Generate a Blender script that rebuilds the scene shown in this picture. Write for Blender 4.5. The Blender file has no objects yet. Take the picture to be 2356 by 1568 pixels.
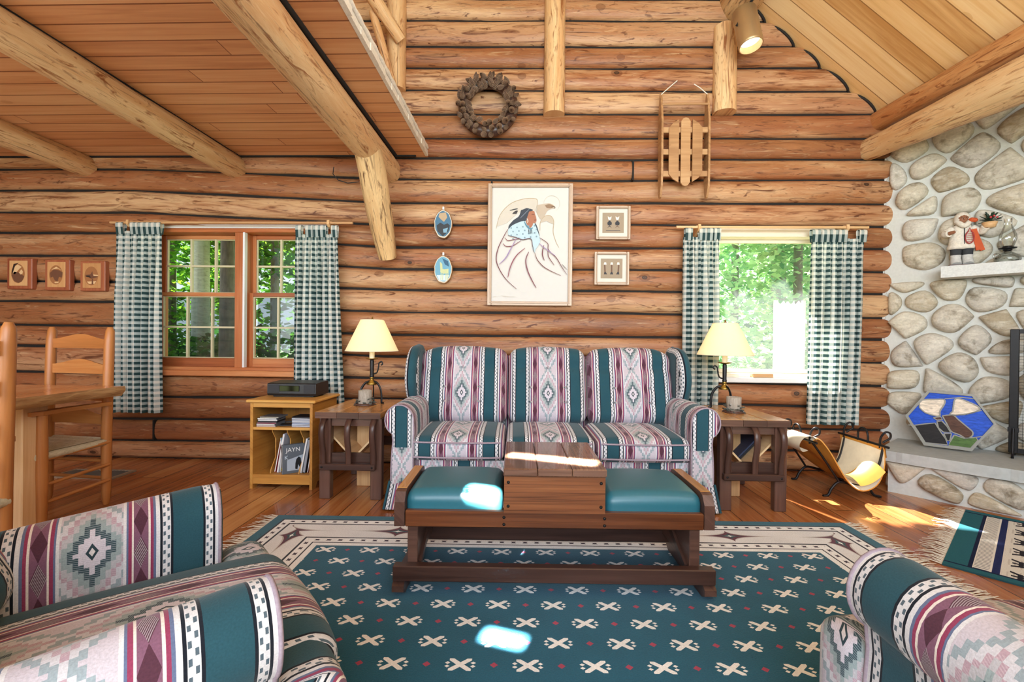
import bpy, bmesh, math, random
from mathutils import Vector, Matrix, noise
RND = random.Random(11)
COL = bpy.context.scene.collection
PI = math.pi
# ---------------------------------------------------------------- camera geometry
FPX, CAMH = 1072.0, 1.10
YAW, PITCH, ROLL = math.atan(37/1072.), -6/1072., 0.0105
fwd = Vector((-math.sin(YAW)*math.cos(PITCH), math.cos(YAW)*math.cos(PITCH), math.sin(PITCH)))
rgt = Vector((math.cos(YAW), math.sin(YAW), 0))
upv = rgt.cross(fwd)
EYE = Vector((0, 0, CAMH))
def ray(px, py):
    a, b = px-1178, 784-py
    dx = a*math.cos(ROLL)-b*math.sin(ROLL); dy = a*math.sin(ROLL)+b*math.cos(ROLL)
    return fwd*FPX+rgt*dx+upv*dy
def P(px, py, Y):
    r = ray(px, py); return EYE+r*(Y/r.y)
def G(px, py, Z=0.0):
    r = ray(px, py); return EYE+r*((Z-CAMH)/r.z)
def PL(px, py, q, n):
    r = ray(px, py); return EYE+r*((q-EYE).dot(n)/r.dot(n))
def px_of(p):
    d = Vector(p)-EYE; z = d.dot(fwd); dx = d.dot(rgt)/z*FPX; dy = d.dot(upv)/z*FPX
    return (1178+dx*math.cos(ROLL)+dy*math.sin(ROLL), 784-(-dx*math.sin(ROLL)+dy*math.cos(ROLL)))

def V(*a): return Vector(a)
def lerp(a, b, t): return a+(b-a)*t
def lin(h):
    h = h.lstrip('#'); o = []
    for i in (0, 2, 4):
        c = int(h[i:i+2], 16)/255.; o.append(c/12.92 if c <= .04045 else ((c+.055)/1.055)**2.4)
    return (o[0], o[1], o[2], 1.0)
# ---------------------------------------------------------------- objects
def thing(name, label=None, cat=None, loc=(0, 0, 0), rotz=0, group=None, kind=None, parent=None):
    o = bpy.data.objects.new(name, None); COL.objects.link(o)
    o.empty_display_size = .05
    o.location = loc; o.rotation_euler = (0, 0, rotz)
    if parent: o.parent = parent
    return tag(o, label, cat, group, kind)
def tag(o, label=None, cat=None, group=None, kind=None):
    if label: o['label'] = label
    if cat: o['category'] = cat
    if group: o['group'] = group
    if kind: o['kind'] = kind
    return o
def copy_tree(o, parent=None):
    c = o.copy(); COL.objects.link(c)
    if parent: c.parent = parent
    for ch in list(o.children): copy_tree(ch, c)
    return c
# ---------------------------------------------------------------- mesh builder
def rotz(a): return Matrix.Rotation(a, 3, 'Z')
def rotx(a): return Matrix.Rotation(a, 3, 'X')
def roty(a): return Matrix.Rotation(a, 3, 'Y')
class MB:
    def __init__(s): s.v = []; s.f = []; s.uv = []; s.t = []; s.mi = []; s.sm = []
    def face(s, pts, uvs=None, tone=.5, mi=0, smooth=False):
        b = len(s.v); s.v += [Vector(p) for p in pts]; s.f.append(list(range(b, b+len(pts))))
        s.uv.append(uvs or [(0, 0)]*len(pts)); s.t.append(tone); s.mi.append(mi); s.sm.append(smooth)
    def mesh(s, vs, fs, uvs, tone=.5, mi=0, smooth=True):
        b = len(s.v); s.v += vs
        for f, u in zip(fs, uvs):
            s.f.append([b+i for i in f]); s.uv.append(u); s.t.append(tone); s.mi.append(mi); s.sm.append(smooth)
    def box(s, c, d, rot=None, bev=0.0, mi=0, tone=None, seg=1, smooth=False):
        tone = RND.random() if tone is None else tone
        bm = bmesh.new(); bmesh.ops.create_cube(bm, size=1.0)
        for v in bm.verts: v.co = Vector((v.co.x*d[0], v.co.y*d[1], v.co.z*d[2]))
        if bev > 0: bmesh.ops.bevel(bm, geom=bm.edges[:]+bm.verts[:], offset=min(bev, min(d)*.45), segments=seg, affect='EDGES', profile=.5)
        bm.normal_update(); L = max(range(3), key=lambda i: d[i]); ou, ov = RND.uniform(0, 20), RND.uniform(0, 20)
        c = Vector(c); vs = [(rot@v.co if rot else v.co.copy())+c for v in bm.verts]; fs = []; us = []
        for f in bm.faces:
            n = max(range(3), key=lambda i: abs(f.normal[i])); ax = [i for i in range(3) if i != n]
            if L in ax: a, b = L, [i for i in ax if i != L][0]
            else: a, b = ax
            fs.append([v.index for v in f.verts]); us.append([(v.co[a]+ou, v.co[b]+ov+n*.37) for v in f.verts])
        bm.free(); s.mesh(vs, fs, us, tone, mi, smooth); return s
    def box2(s, lo, hi, **k):
        lo, hi = Vector(lo), Vector(hi); return s.box((lo+hi)/2, [abs(x) for x in (hi-lo)], **k)
    def beam(s, a, b, w, h, up=(0, 0, 1), **k):
        a, b = Vector(a), Vector(b); x = (b-a).normalized(); y = Vector(up).cross(x).normalized(); z = x.cross(y)
        return s.box((a+b)/2, ((b-a).length, w, h), rot=Matrix((x, y, z)).transposed(), **k)
    def tube(s, pts, rad, n=10, mi=0, tone=None, cap=True, closed=False, flat=None, up=None, wob=0.0):
        tone = RND.random() if tone is None else tone
        pts = [Vector(p) for p in pts]; m = len(pts); rad = rad if isinstance(rad, (list, tuple)) else [rad]*m
        T = []
        for i in range(m):
            a = pts[(i-1) % m] if (closed or i) else pts[i]; b = pts[(i+1) % m] if (closed or i < m-1) else pts[i]
            T.append((b-a).normalized())
        r = Vector(up) if up else (Vector((0, 0, 1)) if abs(T[0].z) < .9 else Vector((1, 0, 0)))
        vs = []; L = [0]
        seed = RND.uniform(0, 99)
        for i in range(m):
            if i: L.append(L[-1]+(pts[i]-pts[i-1]).length)
            x = (r-T[i]*r.dot(T[i])).normalized(); y = T[i].cross(x); r = x
            for j in range(n):
                a = 2*PI*j/n; k = 1.0
                if wob: k += wob*noise.noise(Vector((L[i]*3+seed, math.cos(a)*1.2, math.sin(a)*1.2)))
                fx, fy = (flat if flat else (1, 1))
                vs.append(pts[i]+(x*math.cos(a)*fx+y*math.sin(a)*fy)*rad[i]*k)
        fs, us = [], []; o = RND.uniform(0, 20); ra = sum(rad)/m
        for i in range(m if closed else m-1):
            i2 = (i+1) % m; l2 = L[i2] if i2 else L[-1]+(pts[0]-pts[-1]).length
            for j in range(n):
                j2 = (j+1) % n
                fs.append([i*n+j, i*n+j2, i2*n+j2, i2*n+j]); v0, v1 = 2*PI*j/n*ra, 2*PI*(j+1)/n*ra
                us.append([(L[i]+o, v0), (L[i]+o, v1), (l2+o, v1), (l2+o, v0)])
        s.mesh(vs, fs, us, tone, mi, True)
        if cap and not closed:
            for i, rev in ((0, True), (m-1, False)):
                ring = vs[i*n:(i+1)*n]; ring = ring[::-1] if rev else ring
                s.face([p.copy() for p in ring], [((p-pts[i]).x+o, (p-pts[i]).z) for p in ring], tone, mi)
        return s
    def lathe(s, prof, c=(0, 0, 0), n=24, mi=0, tone=.5, M=None, cap=False, smooth=True):
        c = Vector(c); vs = []
        for (r, z) in prof:
            for j in range(n):
                a = 2*PI*j/n; p = Vector((r*math.cos(a), r*math.sin(a), z)); vs.append((M@p if M else p)+c)
        fs, us = [], []; m = len(prof); L = [0]
        for i in range(1, m): L.append(L[-1]+math.hypot(prof[i][0]-prof[i-1][0], prof[i][1]-prof[i-1][1]))
        for i in range(m-1):
            for j in range(n):
                j2 = (j+1) % n; fs.append([i*n+j, i*n+j2, (i+1)*n+j2, (i+1)*n+j])
                u0, u1 = j/n*.5, (j+1)/n*.5; us.append([(u0, L[i]), (u1, L[i]), (u1, L[i+1]), (u0, L[i+1])])
        s.mesh(vs, fs, us, tone, mi, smooth)
        if cap:
            for i, rev in ((0, True), (m-1, False)):
                ring = [v.copy() for v in vs[i*n:(i+1)*n]]
                s.face(ring[::-1] if rev else ring, [(q.x, q.y) for q in ring], tone, mi)
        return s
    def grid(s, fn, nu, nv, uv=None, mi=0, tone=.5, smooth=True, flip=False):
        vs = []; us_ = []
        for j in range(nv+1):
            for i in range(nu+1):
                p = Vector(fn(i/nu, j/nv)); vs.append(p); us_.append(uv(i/nu, j/nv, p) if uv else (i/nu, j/nv))
        fs, us = [], []
        for j in range(nv):
            for i in range(nu):
                q = [j*(nu+1)+i, j*(nu+1)+i+1, (j+1)*(nu+1)+i+1, (j+1)*(nu+1)+i]
                if flip: q = q[::-1]
                fs.append(q); us.append([us_[k] for k in q])
        s.mesh(vs, fs, us, tone, mi, smooth); return s
    def rbox(s, c, d, r, uv, n=(12, 10, 8), deform=None, rot=None, mi=0, tone=.5):
        h = Vector(d)/2; bm = bmesh.new(); c = Vector(c)
        def coords(hh, k):
            rr = min(r, hh*.999); inner = hh-rr
            L = [-hh, -hh+rr*.12, -hh+rr*.4, -hh+rr*.75] + [lerp(-inner, inner, i/k) for i in range(k+1)] + [hh-rr*.75, hh-rr*.4, hh-rr*.12, hh]
            return sorted(set(round(x, 6) for x in L))
        cs = [coords(h[i], n[i]) for i in range(3)]
        cache = {}
        def vert(p):
            key = tuple(round(x, 6) for x in p)
            if key not in cache: cache[key] = bm.verts.new(p)
            return cache[key]
        for ax in range(3):
            a, b = [(1, 2), (2, 0), (0, 1)][ax]
            for sg in (-1, 1):
                for i in range(len(cs[a])-1):
                    for j in range(len(cs[b])-1):
                        q = []
                        for (ii, jj) in ((i, j), (i+1, j), (i+1, j+1), (i, j+1)):
                            p = [0, 0, 0]; p[ax] = sg*h[ax]; p[a] = cs[a][ii]; p[b] = cs[b][jj]; q.append(vert(p))
                        bm.faces.new(q if sg > 0 else q[::-1])
        rr = [min(r, h[i]*.999) for i in range(3)]
        for v in bm.verts:
            q = Vector([max(-(h[i]-rr[i]), min(h[i]-rr[i], v.co[i])) for i in range(3)])
            e = Vector([(v.co[i]-q[i])/rr[i] for i in range(3)])
            if e.length > 1e-6:
                e.normalize(); v.co = q+Vector([e[i]*rr[i] for i in range(3)])
        bm.verts.index_update(); vs = []; us0 = []
        for v in bm.verts:
            p = v.co.copy(); us0.append(uv(p))
            if deform: p = deform(p)
            vs.append((rot@p if rot else p)+c)
        fs = [[v.index for v in f.verts] for f in bm.faces]; us = [[us0[i] for i in f] for f in fs]
        bm.free(); s.mesh(vs, fs, us, tone, mi, True); return s
    def prism(s, pts, depth, M, mi=0, tone=None, smooth=False):
        """pts 2-D outline (CCW), M: 4x4 taking (x,y,z) local to thing space; extruded z in [0,depth]"""
        tone = RND.random() if tone is None else tone; o = RND.uniform(0, 9)
        a = [M@Vector((x, y, 0)) for x, y in pts]; b = [M@Vector((x, y, depth)) for x, y in pts]; n = len(pts)
        s.face(b, [(x+o, y) for x, y in pts], tone, mi); s.face(a[::-1], [(x+o, y) for x, y in pts][::-1], tone, mi)
        for i in range(n):
            k = (i+1) % n; (x0, y0), (x1, y1) = pts[i], pts[k]
            s.face([a[i], a[k], b[k], b[i]], [(x0+o, y0), (x1+o, y1), (x1+o, y1+depth), (x0+o, y0+depth)], tone, mi, smooth)
        return s
    def ribbon(s, pts, w, nrm, mi=0, tone=.5):
        pts = [Vector(p) for p in pts]; nrm = Vector(nrm); m = len(pts); ws = w if isinstance(w, (list, tuple)) else [w]*m
        L = []; R_ = []
        for i in range(m):
            t = (pts[min(i+1, m-1)]-pts[max(i-1, 0)]).normalized(); sd = nrm.cross(t).normalized()
            L.append(pts[i]+sd*ws[i]/2); R_.append(pts[i]-sd*ws[i]/2)
        for i in range(m-1): s.face([R_[i], R_[i+1], L[i+1], L[i]], None, tone, mi)
        return s
    def build(s, name, mats, parent=None, loc=None, rot=None):
        me = bpy.data.meshes.new(name); me.from_pydata(s.v, [], s.f)
        uvl = me.uv_layers.new(name='UVMap'); k = 0; flat = []
        for u in s.uv:
            for p in u: flat += [p[0], p[1]]
        uvl.data.foreach_set('uv', flat)
        at = me.attributes.new('tone', 'FLOAT', 'FACE'); at.data.foreach_set('value', s.t)
        me.polygons.foreach_set('material_index', s.mi); me.polygons.foreach_set('use_smooth', s.sm)
        for m in (mats if isinstance(mats, (list, tuple)) else [mats]): me.materials.append(m)
        me.update()
        o = bpy.data.objects.new(name, me); COL.objects.link(o)
        if parent: o.parent = parent
        if loc is not None: o.location = loc
        if rot is not None: o.rotation_euler = rot
        return o
def smooth_path(ctrl, n=6):
    c = [Vector(p) for p in ctrl]; out = []
    for i in range(len(c)-1):
        p0, p1, p2, p3 = c[max(i-1, 0)], c[i], c[i+1], c[min(i+2, len(c)-1)]
        for k in range(n):
            t = k/n; out.append(.5*((2*p1)+(p2-p0)*t+(2*p0-5*p1+4*p2-p3)*t*t+(-p0+3*p1-3*p2+p3)*t**3))
    out.append(c[-1]); return out
# ---------------------------------------------------------------- node expressions
class E:
    def __init__(s, b, k): s.b = b; s.k = k
    def __add__(s, o): return s.b.m('ADD', s, o)
    __radd__ = __add__
    def __sub__(s, o): return s.b.m('SUBTRACT', s, o)
    def __rsub__(s, o): return s.b.m('SUBTRACT', o, s)
    def __mul__(s, o): return s.b.m('MULTIPLY', s, o)
    __rmul__ = __mul__
    def __truediv__(s, o): return s.b.m('DIVIDE', s, o)
    def lt(s, o): return s.b.m('LESS_THAN', s, o)
    def gt(s, o): return s.b.m('GREATER_THAN', s, o)
    def fract(s): return s.b.m('FRACT', s)
    def floor(s): return s.b.m('FLOOR', s)
    def abs(s): return s.b.m('ABSOLUTE', s)
    def sqrt(s): return s.b.m('SQRT', s)
    def mn(s, o): return s.b.m('MINIMUM', s, o)
    def mx(s, o): return s.b.m('MAXIMUM', s, o)
    def mod2(s): return (s*.5).fract()*2.0
    def within(s, a, b): return s.gt(a)*s.lt(b)
class B:
    def __init__(s, name):
        s.mat = bpy.data.materials.new(name); s.mat.use_nodes = True; s.nt = s.mat.node_tree; s.nt.nodes.clear()
        s.out = s.nt.nodes.new('ShaderNodeOutputMaterial')
    def node(s, t, **k):
        n = s.nt.nodes.new(t)
        for a, b in k.items(): setattr(n, a, b)
        return n
    def put(s, inp, val):
        if isinstance(val, E): s.nt.links.new(val.k, inp)
        elif isinstance(val, bpy.types.NodeSocket): s.nt.links.new(val, inp)
        else: inp.default_value = val
    def m(s, op, a, b=None):
        n = s.node('ShaderNodeMath', operation=op); s.put(n.inputs[0], a)
        if b is not None: s.put(n.inputs[1], b)
        return E(s, n.outputs[0])
    def uv(s):
        if not hasattr(s, '_uv'):
            n = s.node('ShaderNodeUVMap'); q = s.node('ShaderNodeSeparateXYZ'); s.nt.links.new(n.outputs[0], q.inputs[0])
            s._uv = (E(s, q.outputs[0]), E(s, q.outputs[1]))
        return s._uv
    def tone(s):
        if not hasattr(s, '_t'):
            n = s.node('ShaderNodeAttribute', attribute_name='tone'); s._t = E(s, n.outputs['Fac'])
        return s._t
    def obj(s):
        n = s.node('ShaderNodeTexCoord'); q = s.node('ShaderNodeSeparateXYZ'); s.nt.links.new(n.outputs['Object'], q.inputs[0])
        return [E(s, o) for o in q.outputs]
    def vec(s, x, y, z=0.0):
        n = s.node('ShaderNodeCombineXYZ')
        for i, a in enumerate((x, y, z)): s.put(n.inputs[i], a)
        return n.outputs[0]
    def noise(s, vec, scale=1.0, detail=3.0, rough=.55, dist=0.0):
        n = s.node('ShaderNodeTexNoise'); s.nt.links.new(vec, n.inputs['Vector'])
        n.inputs['Scale'].default_value = scale; n.inputs['Detail'].default_value = detail; n.inputs['Roughness'].default_value = rough; n.inputs['Distortion'].default_value = dist
        return E(s, n.outputs[0])
    def vor(s, vec, scale=1.0, out='Distance', feat='F1', rnd=1.0):
        n = s.node('ShaderNodeTexVoronoi', feature=feat); s.nt.links.new(vec, n.inputs['Vector']); n.inputs['Scale'].default_value = scale
        n.inputs['Randomness'].default_value = rnd
        return E(s, n.outputs[out])
    def ramp(s, fac, stops, const=False):
        n = s.node('ShaderNodeValToRGB'); cr = n.color_ramp; cr.interpolation = 'CONSTANT' if const else 'LINEAR'
        while len(cr.elements) < len(stops): cr.elements.new(.5)
        for e, (p, c) in zip(cr.elements, stops): e.position = p; e.color = lin(c) if isinstance(c, str) else c
        s.put(n.inputs[0], fac); return E(s, n.outputs[0])
    def mix(s, f, a, b, blend='MIX'):
        n = s.node('ShaderNodeMix', data_type='RGBA', blend_type=blend, clamp_factor=True)
        s.put(n.inputs[0], f); s.put(n.inputs[6], lin(a) if isinstance(a, str) else a); s.put(n.inputs[7], lin(b) if isinstance(b, str) else b)
        return E(s, n.outputs[2])
    def hsv(s, col, h=.5, sat=1.0, val=1.0):
        n = s.node('ShaderNodeHueSaturation'); s.put(n.inputs['Color'], col)
        for k, x in (('Hue', h), ('Saturation', sat), ('Value', val)): s.put(n.inputs[k], x)
        return E(s, n.outputs[0])
    def bump(s, h, strength=.3, dist=.01):
        n = s.node('ShaderNodeBump'); n.inputs['Strength'].default_value = strength; n.inputs['Distance'].default_value = dist
        s.put(n.inputs['Height'], h); return n.outputs[0]
    def pbr(s, col, rough=.5, metal=0.0, spec=.5, normal=None, **k):
        n = s.node('ShaderNodeBsdfPrincipled'); s.put(n.inputs['Base Color'], lin(col) if isinstance(col, str) else col)
        s.put(n.inputs['Roughness'], rough); n.inputs['Metallic'].default_value = metal; n.inputs['Specular IOR Level'].default_value = spec
        if normal is not None: s.nt.links.new(normal, n.inputs['Normal'])
        for a, b in k.items(): s.put(n.inputs[a.replace('_', ' ')], b)
        return n.outputs[0]
    def surf(s, sh): s.nt.links.new(sh, s.out.inputs[0]); return s.mat
    def mixsh(s, f, a, b):
        n = s.node('ShaderNodeMixShader'); s.put(n.inputs[0], f); s.nt.links.new(a, n.inputs[1]); s.nt.links.new(b, n.inputs[2]); return n.outputs[0]
def plain(name, col, rough=.5, metal=0.0, spec=.5, var=.12, scale=30, **k):
    b = B(name); o = b.obj(); n = b.noise(b.vec(*o), scale, 3)
    c = b.hsv(lin(col), .5, 1.0, (n-.5)*var*2+1.0)
    return b.surf(b.pbr(c, rough, metal, spec, **k))
def wood(name, dark, mid, light, along=1.6, across=26, rough=.42, tv=.35, knots=.0, spec=.4, bump=.12, streak=.35, coat=0.0):
    b = B(name); u, v = b.uv(); t = b.tone()
    vec = b.vec(u*along+t*37.0, v*across, t*13.0); n1 = b.noise(vec, 1.0, 4, .6, .6)
    n2 = b.noise(b.vec(u*.8+t*7.0, v*5.0, t*3.0), 1.0, 2)
    n3 = b.noise(b.vec(u*along*1.3, v*across*3.2, t*5.0), 1.0, 2)
    f = n1*.55+n2*.45+(t-.5)*tv
    c = b.ramp(f, [(.22, dark), (.47, mid), (.72, light)])
    c = b.mix((n3-.54)*streak*6.0, c, dark)
    if knots:
        d = b.vor(b.vec(u*1.15+t*9.0, v*5.0+t*5.0, 0.0), 1.0)
        k = b.vor(b.vec(u*1.15+t*9.0, v*5.0+t*5.0, 0.0), 1.0, 'Color')
        c = b.mix(d.lt(.05*knots)*.85, c, '3a2214'); c = b.mix(d.within(.05*knots, .11*knots)*.35, c, dark)
    kw = {'Coat_Weight': coat} if coat else {}
    return b.surf(b.pbr(c, rough, 0, spec, b.bump(n1+n3*.6, bump, .004), **kw))
# ================================================================= MATERIALS
def log_mat(name, dark, mid, light, tv=.3):
    b = B(name); u, v = b.uv(); t = b.tone()
    n0 = b.noise(b.vec(u*.9+t*31.0, v*7.0, t*9.0), 1.0, 3, .6, .4)          # broad hewn patches
    n1 = b.noise(b.vec(u*3.2+t*17.0, v*30.0, t*4.0), 1.0, 4, .62, 1.1)       # grain flecks
    n2 = b.noise(b.vec(u*1.1+t*3.0, v*46.0, 2.0), 1.0, 3, .6, .5)            # long checks
    f = n0*.55+n1*.45+(t-.5)*tv
    c = b.ramp(f, [(.2, dark), (.42, mid), (.58, light), (.78, mid)])
    nr = b.noise(b.vec(u*.35+t*53.0, v*3.0, t*21.0), 1.0, 2); c = b.mix(((nr-.45)*3.0).mn(.55)*(1.0 if tv > .25 else .2), c, '94502f')
    c = b.mix((n1-.535)*6.5, c, dark); c = b.mix((.43-n1)*5.0, c, light)
    n3 = b.noise(b.vec(u*5.5+t*7.0, v*22.0, 5.0), 1.0, 3, .6, 1.5); c = b.mix((n3-.60)*9.0, c, dark)
    c = b.mix((n2-.63)*8.0, c, '45281a')
    kv = b.vec(u*3.4+t*9.0, v*4.6+t*5.0, 0.0); d = b.vor(kv, 1.0); kc = b.vor(kv, 1.0, 'Color'); on = kc.gt(.60)
    d = d+(n1-.5)*.06
    c = b.mix(d.lt(.17)*on*.5, c, dark); c = b.mix(d.lt(.085)*on*.9, c, '35241b'); c = b.mix(d.within(.03, .05)*on*.5, c, '6b4c38')
    h = n0*.9+n1*.6-(n2-.6).mx(0.0)*2.0
    return b.surf(b.pbr(c, .46, 0, .4, b.bump(h, .5, .012)))
M_log = log_mat('hewn log', '653820', 'a56e46', 'd0a87e', .42)
M_beam = log_mat('peeled pine log', '94592f', 'd4a06c', 'e8c696', .12)
M_eave = log_mat('orange eave log', '8a4e28', 'bd7a46', 'd6a068', .12)
M_brace = log_mat('bark streaked brace log', '5e3d26', 'b98c5c', 'dcb987', .2)
def planks(name, dark, mid, light, w, groove='4a2a14', ax='v', rough=.4, gw=.03, tv=.3, coat=0.0, knots=1.0, lw=2.6):
    b = B(name); u, v = b.uv()
    k = (v/w).floor(); fr = (v/w).fract(); t = b.noise(b.vec(k*7.31, 3.7, 1.0), 1.0, 0)
    off = b.noise(b.vec(k*3.17, 9.1, 0.0), 1.7, 0); end = (u/lw+off*9.0); seg = end.floor(); t2 = b.noise(b.vec(k*5.7, seg*4.3, 2.0), 1.3, 0)
    n1 = b.noise(b.vec(u*1.5+t*90.0, v*30.0, seg*3.0), 1.0, 4, .6, .7); n2 = b.noise(b.vec(u*.6+t*30.0, v*6.0, seg), 1.0, 2)
    c = b.ramp(n1*.45+n2*.45+(t2-.5)*tv*2.0+.05, [(.22, dark), (.47, mid), (.72, light)])
    if knots:
        kv = b.vec(u*2.6, v*4.2, 0.0); d = b.vor(kv, 1.0)+(n1-.5)*.03; on = b.vor(kv, 1.0, 'Color').gt(.58)
        c = b.mix(d.lt(.16*knots)*on*.35, c, dark); c = b.mix(d.lt(.075*knots)*on*.75, c, '6b3c1e'); c = b.mix(d.lt(.04*knots)*on*.5, c, 'a06a3a')
    g = (fr-.5).abs().gt(.5-gw).mx((end.fract()).lt(.0022))
    c = b.mix(g*.85, c, groove)
    return b.surf(b.pbr(c, rough, 0, .45, b.bump(n1*.25-g*1.0, .45, .006), **({'Coat_Weight': coat} if coat else {})))
M_floor = planks('floor boards', '733d1f', 'a96638', 'cc955e', .165, '2e1608', rough=.27, gw=.018, coat=.25)
M_ceil = planks('loft ceiling boards', 'b9754a', 'da9c6c', 'eabb8c', .135, '7a3d20', rough=.5, gw=.035, tv=.12)
M_roof = planks('roof pine boards', 'c18c50', 'e6ba7e', 'f3d4a0', .17, '8a5a2c', rough=.5, gw=.022, tv=.3)
M_dark = plain('dark chinking', '17110d', .8)
M_edge = plain('pale board ends', 'e6ddcf', .7, var=.25, scale=60)
M_trimw = wood('window cedar', '8a4522', 'b5683a', 'd08c58', across=40, streak=.2)
M_pale = plain('bleached cream trim', 'efe4cf', .5, var=.05)
M_sled = wood('sled pine', '8a5f3a', 'b68a5e', 'cda67a', across=30, streak=.15, knots=.6)
M_white = plain('white paint', 'e6e6e6', .4, var=.04)
M_muntin = plain('cream muntin', 'cfc3a0', .45, var=.06)
M_pine = wood('pale pine', 'b9855a', 'd8ac7a', 'e8c496', across=30, streak=.15, knots=.6)
M_honey = wood('honey oak veneer', 'a36a2c', 'c58d43', 'd8a65c', across=40, streak=.15)
M_dkwood = wood('dark stained pine', '34201a', '4f352c', '6b4b3e', across=34, rough=.32, streak=.3)
M_walnut = wood('walnut stained boards', '3c1d10', '6b3c22', '8d5633', across=44, rough=.3, streak=.7, along=1.2)
M_topwood = wood('worn table boards', '8a5a30', 'b98248', 'd2a066', across=34, rough=.22, coat=.3)
M_btop = wood('worn box top boards', '4a3022', '715040', '94705a', across=40, rough=.22, coat=.3, streak=.5)
M_maple = wood('maple chair wood', '8d5529', 'b4733d', 'c88d53', across=30, rough=.35, streak=.1)
M_slab = wood('red cedar slab', 'a2592c', 'd08c55', 'e6b07c', across=22, rough=.25, coat=.2)
M_bark = wood('rough live edge', '5a3820', '94683f', 'c29a68', along=8, across=50, rough=.7, bump=.8)
M_iron = plain('wrought iron', '2b2a2b', .42, .7, var=.2)
M_black = plain('black plastic', '1d1e22', .38, var=.05)
M_brass = plain('aged brass', '9a7b3c', .35, .9, var=.15)
M_cream = plain('cream sleeve', 'efe6cf', .5)
def fabric():
    b = B('southwestern stripe upholstery'); u, v = b.uv(); PD = .41; VP = .335
    t = 1.0-((u/PD).fract()*2.0-1.0).abs()
    W, GR, BK, PK, PL_, BL = 'd9d6d8', '2b4f5a', '1b1f28', '93405c', '6b3b4c', '66708e'
    st = [(0, 'b7adaf'), (.30, W), (.33, BL), (.35, PK), (.385, 'e4d8ce'), (.405, '80586c'), (.555, 'e4d8ce'), (.58, PK), (.61, BL), (.637, W), (.683, BK), (.708, W), (.80, BK), (.825, GR)]
    c = b.ramp(t, st, True)
    # dashes
    q = (t-.708)/.092; r = (v/.026+(q*2.0).floor()*.5).fract()
    dash = t.within(.708, .80)*(q*2.0).fract().within(.22, .78)*r.lt(.42); c = b.mix(dash, c, '56646e')
    # plum triangles
    w = (t-.405)/.15; y = (v/.085); row = y.floor(); fy = y.fract()
    tri = (((w-.5).abs()*2.0)+((fy-.5).abs()*2.0)).lt(1.0)*t.within(.405, .555)
    par = (row*.5).fract().gt(.2)
    c = b.mix(tri, c, '54323f')
    hatch = ((w+v/.085)*9.0).fract().gt(.5)
    c = b.mix(tri*par*hatch*.55, c, 'cdbfc4')
    # medallion
    x = t*PD*.5; yy = ((v/VP).fract()-.5)*VP; ya = yy.abs(); S = .0105
    qx = (x/S+.5).floor(); qy = (ya/S+.5).floor(); d = qx+qy*.6
    med = t.lt(.30)
    mc = b.ramp(d/14.0, [(0, 'd3cad2'), (3.3/14, '3a4d54'), (4.9/14, '97a3a4'), (6.3/14, 'b8b4b8'), (7.4/14, 'b59aa4'), (8.4/14, 'cbc7cc'), (9.9/14, '98a3a9'), (11.3/14, 'c6bcc4')], True)
    ht = ((u*.6+v)*190.0).fract().lt(.42); mc = b.mix(d.within(3.3, 4.9)*ht*.38, mc, 'b4bcc0'); mc = b.mix(d.within(-.5, 3.3)*ht*.22, mc, 'a9a2b0'); mc = b.mix(d.within(7.4, 8.4)*ht*.3, mc, 'd8c8cc')
    ctr = x/.013+ya/.022
    mc = b.mix(ctr.lt(1.0), mc, '33434a'); mc = b.mix(ctr.lt(.5), mc, 'd8d0d0')
    c = b.mix(med, c, mc)
    wv = b.noise(b.vec(u*260.0, v*260.0, 0.0), 1.0, 1); big = b.noise(b.vec(u*9.0, v*9.0, 0.0), 1.0, 2)
    c = b.hsv(c, .5, 1.02, (wv-.5)*.45+(big-.5)*.25+1.0)
    return b.surf(b.pbr(c, .9, 0, .15, b.bump(wv, .25, .002), Sheen_Weight=.15))
M_fab = fabric()
M_green = plain('green vinyl', '2a6573', .34, var=.06, scale=90)
def gingham(name, dk, mid):
    b = B(name); u, v = b.uv(); p = .046
    su = (u/p).fract().lt(.5); sv = (v/p).fract().lt(.5); f = (su+sv)*.5
    n = b.noise(b.vec(u*300.0, v*300.0, 0.0), 1.0, 1)
    c = b.ramp(f, [(0, 'f1eee4'), (.3, mid), (.8, dk)], True); c = b.hsv(c, .5, 1.0, (n-.5)*.15+1.0)
    d = b.node('ShaderNodeBsdfDiffuse'); b.put(d.inputs[0], c); tr = b.node('ShaderNodeBsdfTranslucent'); b.put(tr.inputs[0], c)
    return b.surf(b.mixsh(.32, d.outputs[0], tr.outputs[0]))
M_ging = gingham('green gingham cotton', '3a5254', 'b9c5c2')
def glassy(name, tint, refl=.08, rough=.0):
    b = B(name); a = b.node('ShaderNodeBsdfTransparent'); a.inputs[0].default_value = lin(tint)
    g = b.node('ShaderNodeBsdfGlossy'); g.inputs['Roughness'].default_value = rough
    lw = b.node('ShaderNodeLayerWeight'); lw.inputs[0].default_value = .35
    f = E(b, lw.outputs['Fresnel'])*.7+refl*.3
    return b.surf(b.mixsh(f, a.outputs[0], g.outputs[0]))
M_glass = glassy('window glass', 'f2f7f7')
M_screen = glassy('insect screen haze', 'a9b5ba', .02, .4)
M_clear = glassy('clear lamp glass', 'fafcfa', .12)
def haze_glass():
    b = B('sun glared glass'); a = b.node('ShaderNodeBsdfTransparent'); g = b.node('ShaderNodeBsdfTranslucent'); g.inputs[0].default_value = (.86, .93, 1, 1)  # translucent share mixed in as a pale glare veil over the view
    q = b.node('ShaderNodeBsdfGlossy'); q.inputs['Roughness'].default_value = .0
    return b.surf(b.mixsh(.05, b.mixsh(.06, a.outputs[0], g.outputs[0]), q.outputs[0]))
M_haze = haze_glass()
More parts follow.
